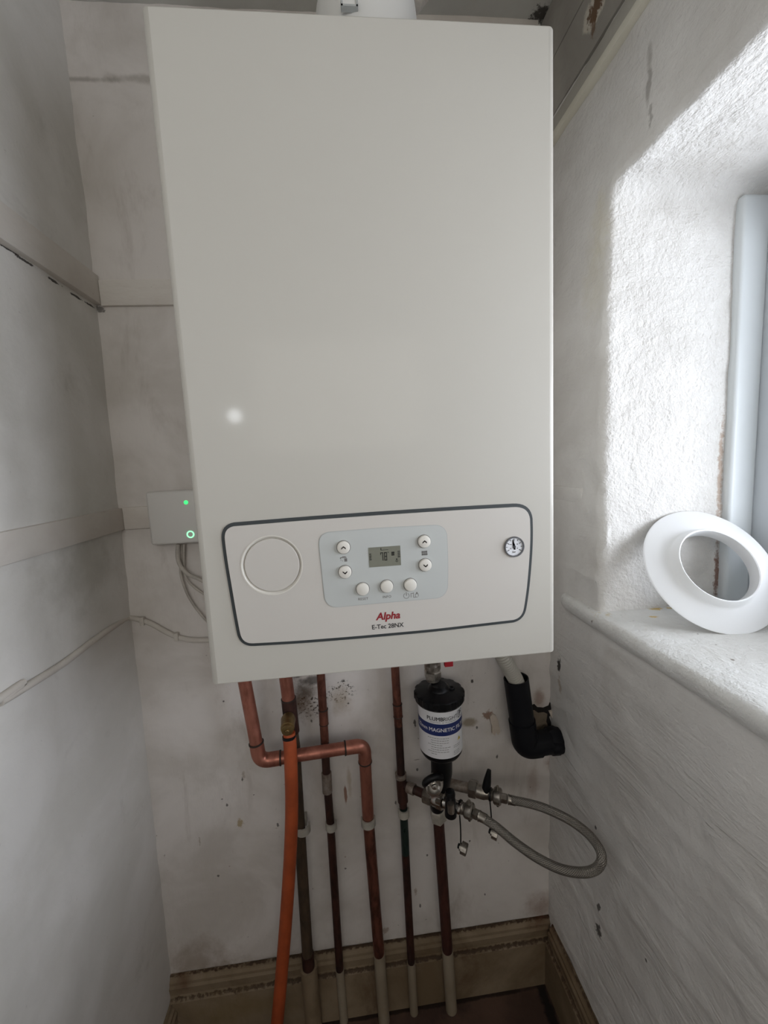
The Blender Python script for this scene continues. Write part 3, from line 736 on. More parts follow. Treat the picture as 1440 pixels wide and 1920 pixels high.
vs = [c0 - u * .0035 + n * .0009, c0 - u * .0035 - n * .0009, c0 + u * .002 - n * .0014, c0 + u * .009 - n * .0003, c0 + u * .009 + n * .0003, c0 + u * .002 + n * .0014]
bm.faces.new([bm.verts.new(v) for v in vs]); bmesh.ops.solidify(bm, geom=bm.faces[:], thickness=.0003)
_lathe(c0, Vector((0, -1, 0)), [(0, .0019), (.0006, .0016)], 20, bm, True, None)
obj('needle', bm, M['black_ink'], gau, smooth=False)
# things under the casing that belong to it
p = P(811, 1254, -.055)
zb_ = p.z - .022
bm = _lathe(Vector((p.x, -.055, zb_)), Vector((0, 0, 1)), [(0, .0125), (BZ0 - zb_ - .001, .0125)], 28, None, True, None)
hexnut((p.x, -.055, zb_ + .004), (0, 0, 1), .016, .0165, bm)
_lathe(Vector((p.x, -.055, zb_ + .022)), Vector((0, 0, 1)), [(0, .0135), (.002, .0155), (.010, .0155), (.013, .013), (.018, .0135), (.022, .0155), (.034, .0155), (.037, .0125)], 28, bm, True, None)
tag(obj('union_nut', bm, M['nickel'], boiler, angle=25), 'chrome union nut above the filter')
p = P(840, 1246, -.10)
tag(obj('isolating_handle', bm_box((p.x - .010, -.106, .9205), (p.x + .010, -.094, .9265), .002), M['red_pl'], boiler), 'small red handle under the casing') if False else None
p = P(841, 1246, -.075)
hb = bm_box((p.x - .008, -.079, p.z - .003), (p.x + .008, -.071, .9262), .0015)
tag(obj('isolating_handle', hb, M['red_pl'], boiler), 'small red handle peeping under the casing')

# flue
fl = thing('flue_elbow', (.2285, -.19, BZ1), 'white flue elbow standing on top of the boiler', 'flue')
fx = .2285
obj('flue_collar', _lathe(Vector((fx, -.19, BZ1 - .0005)), Vector((0, 0, 1)), [(0, .074), (.012, .074), (.016, .068), (.03, .066)], 48, None, True, None), M['flue'], fl)
pts = [(fx, -.19, BZ1 + .01), (fx, -.19, BZ1 + .06)] + [(fx + .09 * (1 - math.cos(a)) * .25, -.19 + .09 * (1 - math.cos(a)) * .96, BZ1 + .06 + .09 * math.sin(a)) for a in [math.pi / 2 * k / 10 for k in range(1, 11)]] + [(fx + .045, -.006, BZ1 + .15)]
obj('elbow_pipe', tube(pts, .0635, 48), M['flue'], fl)
p = P(654, 8, -.19 - .064)
sp = bmesh.new(); q_ = P(655, 8, -.2555)
for (a_, b_, c_, d_) in ((-.0095, -.0035, -.0075, .006), (.0075, -.0035, .0095, .006), (-.0095, -.0035, .0095, -.0015)):
    bm_box((q_.x + a_, -.2575, q_.z + b_), (q_.x + c_, -.2505, q_.z + d_), bm=sp)
tag(obj('sampling_cap', sp, M['padline'], fl, smooth=False), 'small grey sampling cap rim')
obj('sampling_boss', bm_box((q_.x - .0075, -.2560, q_.z - .0015), (q_.x + .0075, -.2480, q_.z + .006)), M['flue'], fl, smooth=False)
strap = tube([P(779, 14, -.12), P(800, -12, -.10)], .008, 8); tag(obj('strap', strap, M['cable_w'], fl), 'pale strap end beside the flue')
# fixing ledge and screw on the top of the back wall
struct('trim_9', bm_box((P(765, 30, -.004).x, -.006, ZC - .014), (.548, .01, ZC + .004), .001), M['paint_wood'], 'thin painted strip where ceiling meets back wall', 'trim')

# ------------------------------------------------------------------ receiver box left of the boiler
x0, z1 = P(271, 923, -.030)[0], P(271, 923, -.030)[2]; z0 = P(277, 1024, -.030)[2]
box = thing('receiver_box', (x0 + .045, -.0, z0), 'white plastic receiver box on the wall with two green lights, left of boiler', 'control box')
bm = bm_box((x0, -.030, z0), (x0 + .092, -.0045, z1), .005, 4)
obj('box_cover', bm, M['recv'], box)
p = P(348.5, 942, -.0305)
obj('indicator_light', _lathe(Vector((p.x, -.0295, p.z)), Vector((0, -1, 0)), [(0, .0036), (.0012, .0034), (.0016, .002)], 20, None, True, None), M['led'], box)
p = P(357, 1002, -.0305)
obj('ring_light', _lathe(Vector((p.x, -.0295, p.z)), Vector((0, -1, 0)), [(0, .0066), (.0012, .0064), (.0014, .0055), (.0012, .0046), (0, .0044)], 28, None, False, None), M['ledw'], box)
obj('ring_button', _lathe(Vector((p.x, -.0295, p.z)), Vector((0, -1, 0)), [(0, .0042), (.001, .004)], 24, None, True, None), M['recv'], box)
# cables from the box to the boiler
def cable(pts, wpx, label, name='cable', mat='cable_w', y=-.012, ys=None):
    pp = [P(a, b, (ys[i] if ys else y)) for i, (a, b) in enumerate(pts)]
    o = obj(name, tube(spline(pp, 8), rad(pp[0], wpx), 12), M[mat]); return tag(o, label, 'cable')
cable([(334, 1020), (333, 1042), (338, 1060), (352, 1076), (372, 1085), (392, 1095)], 7.5, 'thick white cable curving from the white box into the boiler', y=-.017)
cable([(340, 1020), (341, 1045), (339, 1075), (349, 1108), (362, 1132), (378, 1153), (398, 1175)], 5, 'thin white cable hanging lowest from the white box behind the boiler', y=-.008)
cable([(345, 1020), (345, 1060), (349, 1083), (361, 1098), (380, 1112), (398, 1122)], 4.5, 'thin white cable between the thick and the lowest cable under the white box', y=-.009)
# painted cable along left and back wall
pl = [PX(a, b, xl(.93) + .004) for a, b in ((-60, 1352), (0, 1317), (60, 1281), (120, 1243), (170, 1205), (205, 1180))]
pb_ = [P(a, b, -.006) for a, b in ((238, 1160), (262, 1162), (285, 1170), (310, 1184), (335, 1195), (360, 1200), (385, 1200), (420, 1198))]
first = PX(-60, 1352, xl(.93) + .004); back = Vector((first.x, -1.2, first.z - .02))
cab = thing('surface_cable', pl[3], 'painted over cable running along left wall and corner to the boiler', 'cable')
obj('cable_run', tube(spline([back] + pl + pb_, 8), .0048, 12), M['cable_p'], cab)
for (a, b) in ((268, 1164), (332, 1193)):
    p = P(a, b, -.006); obj('cable_clip', bm_box((p.x - .004, -.0125, p.z - .0075), (p.x + .004, -.003, p.z + .0075), .0015), M['cable_p'], cab)

# ------------------------------------------------------------------ pipes
def ring_at(p, d, r, h=.0022, parent=None, mat='seam', name='joint_ring'):
    d = Vector(d).normalized(); p = Vector(p)
    return obj(name, _lathe(p - d * h / 2, d, [(0, r * 1.0), (h * .2, r * 1.06), (h * .8, r * 1.06), (h, r)], 24, None, True, None), M[mat], parent)
def fitting(a, b, r, parent, mat, name='coupling'):
    a, b = Vector(a), Vector(b); L = (b - a).length; d = (b - a).normalized()
    return obj(name, _lathe(a, d, [(0, r), (.0008, r * 1.10), (L - .0008, r * 1.10), (L, r)], 28, None, True, None), M[mat], parent)
def lift(p, z): q = Vector(p); q.z = z; return q
R22, R15 = .0112, .0080
ZT = BZ0
# A: copper pipe with the sideways step
A0, A1 = P(461, 1290, -.075), P(487, 1427, -.075)
A2 = P(683, 1397, -.056); A3 = P(690, 1530, -.040); A4 = P(711, 1790, -.036); A5 = P(720, 1908, -.036)
A4b = P(711.5, 1796, -.036)
top = A0 + (A0 - A1).normalized() * ((ZT - A0.z) / ((A0 - A1).normalized().z))
pa = thing('copper_pipe', (A5.x, -.036, 0), 'bright copper pipe stepping sideways behind the orange hose, then down to floor', 'pipe', 'pipes under the boiler')
obj('pipe_run', tube(fillet([top, A1, A2, A3], .022, 10), R22, 28), M['cu'], pa)
tag(obj('pipe_run', tube([A3, A4], R22 * .98, 28), M['cu_m'], pa), 'darker lower copper run')
tag(obj('painted_foot', tube([A4 + (A4 - A3).normalized() * -.004, lift(A5, .001)], R22 * 1.06, 24), M['pipe_paint'], pa), 'cream painted lower end')
def elbow(parent, a, b, c, l, r, mat):
    a, b, c = Vector(a), Vector(b), Vector(c); u = (a - b).normalized(); v = (c - b).normalized()
    e = obj('elbow', tube(fillet([b + u * l, b, b + v * l], .022, 10), r, 28), M[mat], parent)
    ring_at(b + u * l, u, r, .003, parent); ring_at(b + v * l, v, r, .003, parent)
elbow(pa, top, A1, A2, .036, R22 * 1.11, 'cu'); elbow(pa, A1, A2, A3, .036, R22 * 1.11, 'cu')
# B: gas pipe with drain cock
B0, B1 = P(537, 1285, -.044), P(552, 1400, -.034); B2 = P(577, 1795, -.032); B3 = P(579, 1815, -.032)
dB = (B0 - B1).normalized(); topB = B0 + dB * ((ZT - B0.z) / dB.z)
pbp = thing('gas_pipe', (B3.x, -.032, 0), 'brown pipe with brass drain cock behind the orange hose', 'pipe', 'pipes under the boiler')
obj('pipe_run', tube([topB, P(541, 1310, -.044)], R22 * 1.05, 24), M['cu'], pbp)
Bt = P(541, 1310, -.044); obj('tee_fitting', tube([Bt, P(548, 1372, -.042)], R22 * 1.2, 28), M['cu_d'], pbp); ring_at(Bt, dB, R22 * 1.15, .003, pbp)
tag(obj('pipe_run', tube([P(548, 1370, -.042), B1, B2], R22 * .97, 24), M['cu_b'], pbp), 'brown painted pipe')
tag(obj('end_coupling', tube([P(576.5, 1788, -.032), B3], R22 * 1.1, 24), M['cu_d'], pbp), 'dark end coupling')
tag(obj('painted_foot', tube([B3 + Vector((0, 0, .004)), (B3.x + .001, -.032, .001)], R22 * 1.5, 24), M['base'], pbp), 'foot painted like the skirting')
cA = P(541, 1345, -.058); cB = P(539, 1366, -.088); dC = (cB - cA).normalized()
ck = obj('drain_cock', _lathe(cA, dC, [(0, .011), (.006, .013), (.018, .012), (.030, .0118), (.0305, .010), (.036, .0098), (.037, .006)], 28, None, True, None), M['brass'], pbp, angle=30); ck['label'] = 'brass drain cock'
obj('spindle', hexnut(cA + dC * .0365, dC, .004, .0042), M['brass'], ck, smooth=False)
obj('outlet_tail', tube([cA + dC * .02, P(543, 1392, -.082)], .0085, 20), M['brass'], ck)
# orange hose
hp = [P(542, 1374, -.083), P(544, 1400, -.087), P(546, 1450, -.092), P(547, 1500, -.092), P(546, 1560, -.092), P(542, 1640, -.092), P(535, 1740, -.094), P(526, 1850, -.096), P(518, 1935, -.10)]
last = hp[-1] + (hp[-1] - hp[-2]) * 1.2; hp += [lift(last, max(.02, last.z)), Vector((last.x - .01, last.y - .06, .013)), Vector((last.x, last.y - .25, .013))]
hz = thing('drain_hose', (hp[4].x, -.092, 0), 'orange rubber hose hanging from the brass drain cock to the floor', 'hose')
spn = spline(hp, 10)
obj('hose_tube', tube(spn, [rad(hp[1], 22.5) if i < 4 else rad(hp[2], 24.5) for i in range(len(spn))], 24), M['orange'], hz)
obj('hose_band', _lathe(P(542, 1379, -.084), (P(544, 1400, -.087) - P(542, 1374, -.083)).normalized(), [(0, .0108), (0, .0118), (.005, .0118), (.005, .0108)], 28, None, False, None), M['black_pl'], hz)
# C: thin pipe in the middle
yC = -.024
C0, C1_, C2, C3, C4 = P(602, 1275, yC), P(612, 1450, yC), P(620, 1550, yC), P(637, 1817, yC), P(645, 1915, yC)
dCp = (C0 - C1_).normalized(); topC = C0 + dCp * ((ZT - C0.z) / dCp.z)
pc = thing('copper_pipe', (C4.x, yC, 0), 'thin copper pipe passing behind the copper cross run, left of centre', 'pipe', 'pipes under the boiler')
obj('pipe_run', tube([topC, P(609, 1390, yC)], R15, 22), M['cu_m'], pc)
tag(obj('pipe_run', tube([P(608.5, 1382, yC), C1_, C2, C3], R15 * .98, 22), M['cu_d'], pc), 'lower run dark with tarnish and painted shade')
fitting(P(606, 1330, yC), P(607.5, 1357, yC), R15, pc, 'cu_m'); ring_at(P(606, 1330, yC), dCp, R15 * 1.1, .0022, pc); ring_at(P(607.5, 1357, yC), dCp, R15 * 1.08, .002, pc)
tag(fitting(P(612, 1448, yC), P(614, 1485, yC), R15 * 1.1, pc, 'corr'), 'corroded coupling')
tag(obj('painted_foot', tube([C3, lift(C4, .001)], R15 * 1.1, 20), M['pipe_paint'], pc), 'cream painted lower end')
# D: cold main with tee
yD = -.030
D0, D1, D2, D3, D4 = P(741, 1260, yD), P(753, 1472, yD), P(757, 1530, yD), P(771, 1803, yD), P(777, 1912, yD)
dD = (D0 - D1).normalized(); topD = D0 + dD * ((ZT - D0.z) / dD.z)
pd = thing('copper_pipe', (D4.x, yD, 0), 'thin dark copper pipe with tee branch to the filling loop, left of filter', 'pipe', 'pipes under the boiler')
obj('pipe_run', tube([topD, P(747, 1360, yD)], R15, 22), M['cu_m'], pd)
tag(obj('pipe_run', tube([P(747, 1356, yD), D1, P(756, 1512, yD)], R15 * .98, 22), M['cu_d'], pd), 'dark middle run')
tag(obj('pipe_run', tube([P(756.5, 1515, yD), P(760.5, 1600, yD)], R15, 22), M['cu_g'], pd), 'green stained section')
tag(obj('pipe_run', tube([P(760, 1592, yD), D3], R15 * .98, 22), M['cu_d'], pd), 'dark lower run')
fitting(P(745, 1320, yD), P(746.5, 1343, yD), R15, pd, 'cu_m'); ring_at(P(745, 1320, yD), dD, R15 * 1.1, .0022, pd); ring_at(P(746.5, 1343, yD), dD, R15 * 1.1, .0022, pd)
tee = obj('tee_fitting', tube([P(751.5, 1452, yD), P(755.5, 1502, yD)], R15 * 1.28, 24), M['cu_d'], pd)
obj('tee_collar', tube([P(751.3, 1450, yD), P(751.8, 1457, yD)], R15 * 1.4, 24), M['corr'], tee)
tb = P(755, 1471, yD); zB = P(762, 1471, yD).z; te = PZ(800, 1491, zB)
obj('branch', tube([tb, te], R15 * 1.02, 22), M['cu_d'], tee)
obj('branch_collar', tube([tb + (te - tb) * .22, tb + (te - tb) * .50], R15 * 1.3, 22), M['corr'], tee)
tag(obj('painted_foot', tube([D3, lift(D4, .001)], R15 * 1.1, 20), M['pipe_paint'], pd), 'cream painted lower end')
# E: return pipe below the filter
yE = -.036
E0, E1, E2 = P(822, 1535, yE), P(839, 1783, yE), P(847, 1908, yE)
Etop = P(818.5, 1500, -.046)
pe = thing('copper_pipe', (E2.x, yE, 0), 'red brown pipe running down to the floor from the filter valve', 'pipe', 'pipes under the boiler')
obj('pipe_run', tube([Etop, E0, E1], R22 * .98, 24), M['cu_r'], pe)
tag(obj('painted_foot', tube([E1 + (E0 - E1).normalized() * .003, lift(E2, .001)], R22 * 1.06, 24), M['pipe_paint'], pe), 'cream painted lower end')

# pipe clips
def clip(p, r, label, z):
    t = thing('pipe_clip', (p.x, -.0045, p.z), label, 'pipe clip', 'pipe clips on the back wall')
    y0 = p.y
    n = 18; ring = []
    bm = bmesh.new()
    for k in range(n + 1):
        a = math.radians(-200 + 220 * k / n)
        ring.append([(p.x + q_ * math.cos(a), y0 + q_ * math.sin(a)) for q_ in (r + .0002, r + .0032)])
    h = .0075
    vs = [[bm.verts.new((x, y, p.z + s)) for (x, y) in rr for s in (-h, h)] for rr in ring]
    for k in range(n):
        a, b = vs[k], vs[k + 1]
        bm.faces.new((a[2], b[2], b[3], a[3])); bm.faces.new((a[0], a[1], b[1], b[0])); bm.faces.new((a[0], b[0], b[2], a[2])); bm.faces.new((a[1], a[3], b[3], b[1]))
    bm.faces.new((vs[0][0], vs[0][2], vs[0][3], vs[0][1])); bm.faces.new((vs[-1][0], vs[-1][1], vs[-1][3], vs[-1][2]))
    obj('clip_band', bm, M['clip'], t, angle=30)
    obj('clip_foot', bm_box((p.x - .006, y0 + r * .98, p.z - h), (p.x + .006, -.0035, p.z + h), .001), M['clip'], t)
clip(P(568, 1552, -.033), R22, 'white clip holding the brown pipe behind the orange hose', 0)
clip(P(621, 1547, yC), R15, 'white clip on the thin pipe left of the stepped copper pipe', 0)
clip(P(690.5, 1539, -.0395), R22, 'wide white clip on the bright stepped copper pipe', 0)
clip(P(757, 1523, yD), R15, 'white clip on the pipe with the tee, above its green section', 0)

# ------------------------------------------------------------------ magnetic filter
yM = -.068
mt, mb = P(823, 1290, yM), P(822, 1425, yM)
fxm = mt.x
flt = thing('magnetic_filter', (fxm, yM, P(822, 1470, yM).z), 'black capped magnetic filter canister with white and navy label', 'filter')
zcap1 = P(822, 1293, yM).z; zcap0 = P(822, 1339, yM - .045).z; zl1 = zcap0; zl0 = P(822, 1424, yM - .039).z
rc = rad(mt, 93) ; rb_ = rad(mb, 79)
scal = lambda t, a: 1 + .018 * (1 if math.sin(a * 14) > 0 else -1) if t > .004 and t < (zcap1 - zcap0) * .95 else 1
obj('cap', _lathe(Vector((fxm, yM, zcap0)), Vector((0, 0, 1)), [(0, rc * .93), (.003, rc * .98), (.006, rc), ((zcap1 - zcap0) * .86, rc), ((zcap1 - zcap0) * .94, rc * .97), (zcap1 - zcap0, rc * .88), (zcap1 - zcap0 + .003, rc * .45), (zcap1 - zcap0 + .006, rc * .42), (zcap1 - zcap0 + .010, .014)], 120, None, True, scal), M['black_pl'], flt, angle=30)
for (dx, dy) in ((.004, .018), (.022, -.006)):
    obj('cap_screw', _lathe(Vector((fxm + dx, yM + dy, zcap1 - .001)), Vector((0, 0, 1)), [(0, .0058), (.006, .0058), (.007, .005), (.007, .0032), (.005, .003)], 20, None, True, None), M['black_pl'], flt, angle=30)
can = obj('canister', _lathe(Vector((fxm, yM, zl0 - .020)), Vector((0, 0, 1)), [(0, rb_ * .5), (.002, rb_ * .62), (.008, rb_ * .90), (.014, rb_ * .985), (.020, rb_), (zl1 - zl0 + .024, rb_)], 64, None, True, None), M['black_pl'], flt)
def wrap(bm, zc, r, ang0=0.0):
    for v in bm.verts:
        th = v.co.x / r + ang0; v.co = Vector((fxm + (r + v.co.z) * math.sin(th), yM - (r + v.co.z) * math.cos(th), zc + v.co.y))
    return bm
def band(z0, z1, r, a0, a1, n=48):
    bm = bmesh.new(); L = []
    for k in range(n + 1):
        a = math.radians(a0 + (a1 - a0) * k / n)
        L.append([bm.verts.new((fxm + rr * math.sin(a), yM - rr * math.cos(a), z)) for rr, z in ((r - .0012, z0), (r, z0), (r, z1), (r - .0012, z1))])
    for k in range(n):
        for j in range(4): bm.faces.new((L[k][j], L[k + 1][j], L[k + 1][(j + 1) % 4], L[k][(j + 1) % 4]))
    bm.faces.new(L[0][::-1]); bm.faces.new(L[-1]); return bm
rl = rb_ + .0004
LH = zl1 - zl0
lab = obj('label_sticker', band(zl0, zl1 + .003, rl, -120, 120), M['label_w'], flt)
zb1, zb0 = zl0 + LH * .735, zl0 + LH * .49
tag(obj('label_band', band(zb0, zb1, rl + .0002, -120, 120), M['label_b'], flt), 'navy band on the label')
rt = rl + .0004
# the label's writing faces a little to the right
A0_ = math.radians(-8)
obj('label_lettering', wrap(bold_text('22mm MAGNETIC FILTER', .0098, .00022, res=3), (zb0 + zb1) / 2 - .0003, rt, A0_ + .05), M['label_w'], lab, smooth=False)
obj('brand_lettering', wrap(bold_text('PLUMB', .0100, .0002, res=3, spacing=1.02), zb1 + LH * .105, rt, A0_ - .31), M['black_ink'], lab, smooth=False)
obj('brand_lettering', wrap(text_bm('RIGHT', .0100, res=3, spacing=1.02), zb1 + LH * .105, rt, A0_ + .42), M['black_ink'], lab, smooth=False)
obj('tagline_lettering', wrap(text_bm('HEATING  &  PLUMBING', .0034, res=2, spacing=1.35), zb1 + LH * .035, rt, A0_ + .08), M['ink'], lab, smooth=False)
# framed P
bm = bmesh.new(); s_ = .0068
for (a, b, c_, d_) in ((-s_, -s_, s_, -s_ + .0011), (-s_, s_ - .0011, s_, s_), (-s_, -s_, -s_ + .0011, s_), (s_ - .0011, -s_, s_, s_)):
    g = grid_patch((a, b, 0), (c_ - a, 0, 0), (0, d_ - b, 0), 8, 2); merge(bm, g)
merge(bm, text_bm('P', .0115, bold=.0005, res=3))
obj('emblem', wrap(bm, zb1 + LH * .12, rt, A0_ + .99), M['black_ink'], lab, smooth=False)
# warning triangle and rows of fine print
bm = bmesh.new(); t_ = .0042
bm.faces.new([bm.verts.new(c) for c in ((-t_, -t_ * .8, 0), (t_, -t_ * .8, 0), (0, t_ * .95, 0))]); obj('warning_triangle', wrap(bm, zl0 + LH * .355, rt, A0_ + .86), M['yellow'], lab, smooth=False)
bm = bmesh.new()
for (a, b, c_, d_) in ((-.0004, -.0010, .0004, .0020), (-.0004, -.0024, .0004, -.0016)): merge(bm, grid_patch((a, b, 0), (c_ - a, 0, 0), (0, d_ - b, 0), 1, 1))
obj('warning_mark', wrap(bm, zl0 + LH * .355, rt + .0002, A0_ + .86), M['black_ink'], lab, smooth=False)
rnd = random.Random(3); bm = bmesh.new()
for row in range(8):
    v_ = LH * (.43 - .048 * row); x_ = -.027 + (.006 if row % 3 else 0); end = .010 if row != 3 else 0
    if row > 6: end = -.012
    while x_ < end:
        wd = rnd.uniform(.0018, .0052); merge(bm, grid_patch((x_, v_, 0), (wd, 0, 0), (0, .0008, 0), 3, 1)); x_ += wd + .0009
for row in range(2):
    v_ = LH * (.24 - .035 * row); x_ = .021
    while x_ < .034: wd = rnd.uniform(.0016, .004); merge(bm, grid_patch((x_, v_, 0), (wd, 0, 0), (0, .0007, 0), 3, 1)); x_ += wd + .0009
for row in range(3):
    v_ = LH * (.12 - .035 * row); x_ = .021
    while x_ < .034: wd = rnd.uniform(.0016, .004); merge(bm, grid_patch((x_, v_, 0), (wd, 0, 0), (0, .0007, 0), 3, 1)); x_ += wd + .0009
obj('fine_print', wrap(bm, zl0, rt, A0_), M['ink'], lab, smooth=False)
# outlet neck, ball valve and nut under the canister
zn = zl0 - .018
nk0 = Vector((fxm, yM, zn + .006)); nk1 = P(824, 1478, yM + .012)
obj('outlet_neck', tube([nk0, Vector((fxm, yM + .002, (nk0.z + nk1.z) / 2)), nk1], [.0205, .0200, .0185], 28), M['black_pl'], flt)
vb = P(817, 1490, -.055); vb2 = P(820, 1513, -.046)
obj('valve_body', tube([nk1 + Vector((0, 0, .004)), vb, vb2], [.0165, .0160, .0140], 24), M['black_pl'], flt)
hc = P(814, 1471, -.098)                                                 # butterfly handle facing the camera
hd = (CAM - hc).normalized(); hd = Vector((hd.x * .5, -1, hd.z * .4)).normalized()
hn = obj('valve_handle', _lathe(hc + hd * -.012, hd, [(0, .006), (.008, .0065), (.009, .0175), (.013, .0185), (.017, .0165), (.0185, .011), (.0165, .006), (.0165, .0005)], 32, None, True, lambda t, a: 1 + .10 * math.cos(2 * a + .7)), M['chrome'], flt, angle=40); hn['label'] = 'chrome butterfly handle'
bm = tube(spline([hc + Vector((-.016, .004, .000)), hc + Vector((-.015, -.002, .009)), hc + Vector((-.006, -.004, .0165)), hc + Vector((.006, -.003, .017)), hc + Vector((.014, 0, .012))], 6), .0062, 14)
tag(obj('handle_grip', bm, M['black_pl'], hn), 'black handle grip')
obj('handle_screw', _lathe(hc + hd * .004, hd, [(0, .0055), (.004, .0055), (.006, .004), (.0065, .001)], 20, None, True, None), M['chrome'], hn)
nt = P(820.5, 1513, -.046); nb = P(822.5, 1536, -.038)
tag(obj('compression_nut', hexnut(nt, nb - nt, (nb - nt).length, .0165), M['clip'], flt, smooth=False), 'pale compression nut')

# ------------------------------------------------------------------ filling loop valves and hose
def valve(root, stub0, stub1, body_pts, mats):
    pass
def axis_pts(px_list, z): return [PZ(a, b, z) for a, b in px_list]
# near valve (lower)
zV = zB
v0, v1, v2, v3, v4, v5 = axis_pts([(797, 1489), (822, 1497), (846, 1507), (868, 1515), (886, 1523), (906, 1533)], zV)
dv = (v5 - v0).normalized()
lv = thing('filling_valve', v2, 'nearer filling valve on the tee branch, in front of the filter outlet', 'valve', 'filling loop valves')
obj('compression_nut', hexnut(v0 - dv * .002, dv, .020, .0155), M['nickel'], lv, smooth=False)
obj('valve_body', _lathe(v0 + dv * .016, dv, [(0, .012), (.004, .0142), (.020, .0142), (.024, .011), ((v3 - v0).length - .018, .0105)], 28, None, True, None), M['chrome'], lv, angle=30)
obj('body_hexagon', hexnut(v0 + dv * .026, dv, .014, .0160), M['chrome'], lv, smooth=False)
lo_ = P(845, 1528, v2.y - .014); hi_ = P(844, 1491, v2.y - .012)
lev = obj('lever_handle', tube([hi_, hi_ * .5 + lo_ * .5 + Vector((0, -.002, 0)), lo_], [.0085, .0105, .0110], 18), M['black_pl'], lv); lev['label'] = 'black lever handle'
obj('lever_insert', tube([P(845, 1506, v2.y - .026), P(846, 1523, v2.y - .026)], .0062, 14), M['nickel'], lev)
obj('lever_knob', _lathe(P(844, 1489, v2.y - .012), Vector((0, 0, 1)), [(-.008, .0085), (.001, .0095), (.006, .008), (.008, .003)], 20, None, True, None), M['black_pl'], lev)
obj('threaded_end', _lathe(v2 + dv * .012, dv, [(t * .0015, .0098 + .0009 * (t % 2)) for t in range(18)], 24, None, True, None), M['nickel'], lv)
def wing_nut(c, d, r, parent):
    bm = _lathe(c, d, [(0, r * .9), (.002, r), (.012, r), (.014, r * .85)], 28, None, True, lambda t, a: 1 + .03 * math.cos(12 * a))
    up = Vector((0, 0, 1)) - d * d.z; up.normalize()
    for s in (-1, 1):
        p = c + d * .007 + up * s * r * .9; q2 = p + up * s * .0075
        tube([p, q2], [.0042, .0026], 10, bm)
    return obj('wing_nut', bm, M['nickel'], parent, angle=40)
wn = PZ(873, 1517, zV); wing_nut(wn, dv, .0145, lv)
hexa = wn + dv * .0135
def strap_cap(root, px_loop, px_top, px_cap, yv, rloop, d, tilt):
    c = PZ(*px_loop); 
    lp = obj('retaining_strap', _lathe(c, d, [(0, rloop), (0, rloop + .0012), (.003, rloop + .0012), (.003, rloop)], 24, None, False, None), M['black_pl'], root)
    top_ = Vector((c.x, c.y, c.z - rloop)); bot = P(*px_cap, yv)
    obj('strap_tail', tube(spline([top_, (top_ + bot) / 2 + Vector((0.001, 0, 0)), bot], 6), .0013, 8), M['black_pl'], lp)
    cd = tilt.normalized()
    cp = obj('blanking_cap', _lathe(bot + cd * -.002, cd, [(0, .0065), (.003, .0065), (.003, .0105), (.013, .0105), (.014, .0095), (.014, .008), (.006, .008)], 24, None, True, lambda t, a: 1 + .04 * math.cos(10 * a)), M['nickel'], root, angle=40)
    obj('cap_button', _lathe(bot - cd * .006, cd, [(0, .003), (.001, .0045), (.004, .0045)], 16, None, True, None), M['black_pl'], cp)
    return lp
strap_cap(lv, (861, 1512, zV), None, (864, 1588), v3.y, .0108, dv, Vector((.8, -.5, -.15)))
# far valve (upper)
zU = P(840, 1470, -.04).z
u0, u1, u2, u3, u4, u5 = axis_pts([(836, 1468), (866, 1475), (880, 1478), (912, 1487), (930, 1493), (958, 1500)], zU)
du = (u5 - u0).normalized()
uv = thing('filling_valve', u2, 'farther filling valve with upright black lever, right of the filter outlet', 'valve', 'filling loop valves')
tag(obj('inlet_pipe', tube([u0, u2], .0098, 20), M['corr'], uv), 'corroded copper stub')
obj('compression_nut', hexnut(PZ(883, 1478, zU) - du * .004, du, .017, .0165), M['nickel'], uv, smooth=False)
obj('valve_body', _lathe(PZ(890, 1481, zU), du, [(0, .010), (.002, .0125), (.018, .0130), (.024, .011), (.030, .0105)], 28, None, True, None), M['nickel'], uv, angle=30)
lb = PZ(911, 1482, zU + .006)
lev = obj('lever_handle', tube([lb, lb + (P(914, 1462, lb.y) - lb), P(917, 1444, lb.y)], [.0088, .0070, .0040], 16), M['black_pl'], uv); lev['label'] = 'black upright lever'
obj('threaded_end', _lathe(PZ(912, 1487, zU), du, [(t * .0015, .0100 + .0009 * (t % 2)) for t in range(10)], 24, None, True, None), M['nickel'], uv)
wu = PZ(926, 1491, zU); wing_nut(wu, du, .0150, uv)
strap_cap(uv, (918, 1489, zU), None, (922, 1560), PZ(918, 1489, zU).y, .0110, du, Vector((.8, -.5, -.2)))
# hose
h0 = PZ(889, 1525, zV); h1 = PZ(903, 1532, zV); g0 = PZ(941, 1496, zU); g1 = PZ(958, 1500, zU)
hs = thing('braided_hose', (h0 + g0) / 2, 'looped braided steel filling hose joining the two filling valves', 'hose')
yh = h1.y; yg = g1.y
path = [h1, P(930, 1550, -.146), P(965, 1579, -.165), P(1005, 1607, -.186), P(1050, 1629, -.205), P(1090, 1636, -.216), P(1116, 1630, -.224), P(1128, 1613, -.226), P(1123, 1590, -.214), P(1101, 1562, -.190), P(1065, 1536, -.162), P(1020, 1515, -.134), P(985, 1505, -.113), g1]
sp_ = spline(path, 10); rh = rad(P(1000, 1520, -.12), 15.5)
bmh = tube(sp_, rh, 24)
bh = obj('hose_braid', bmh, M['braid'], hs)
me = bh.data; uvl = me.uv_layers.new(name='UVMap'); npt = len(sp_)
cum = [0]
for i in range(1, npt): cum.append(cum[-1] + (sp_[i] - sp_[i - 1]).length)
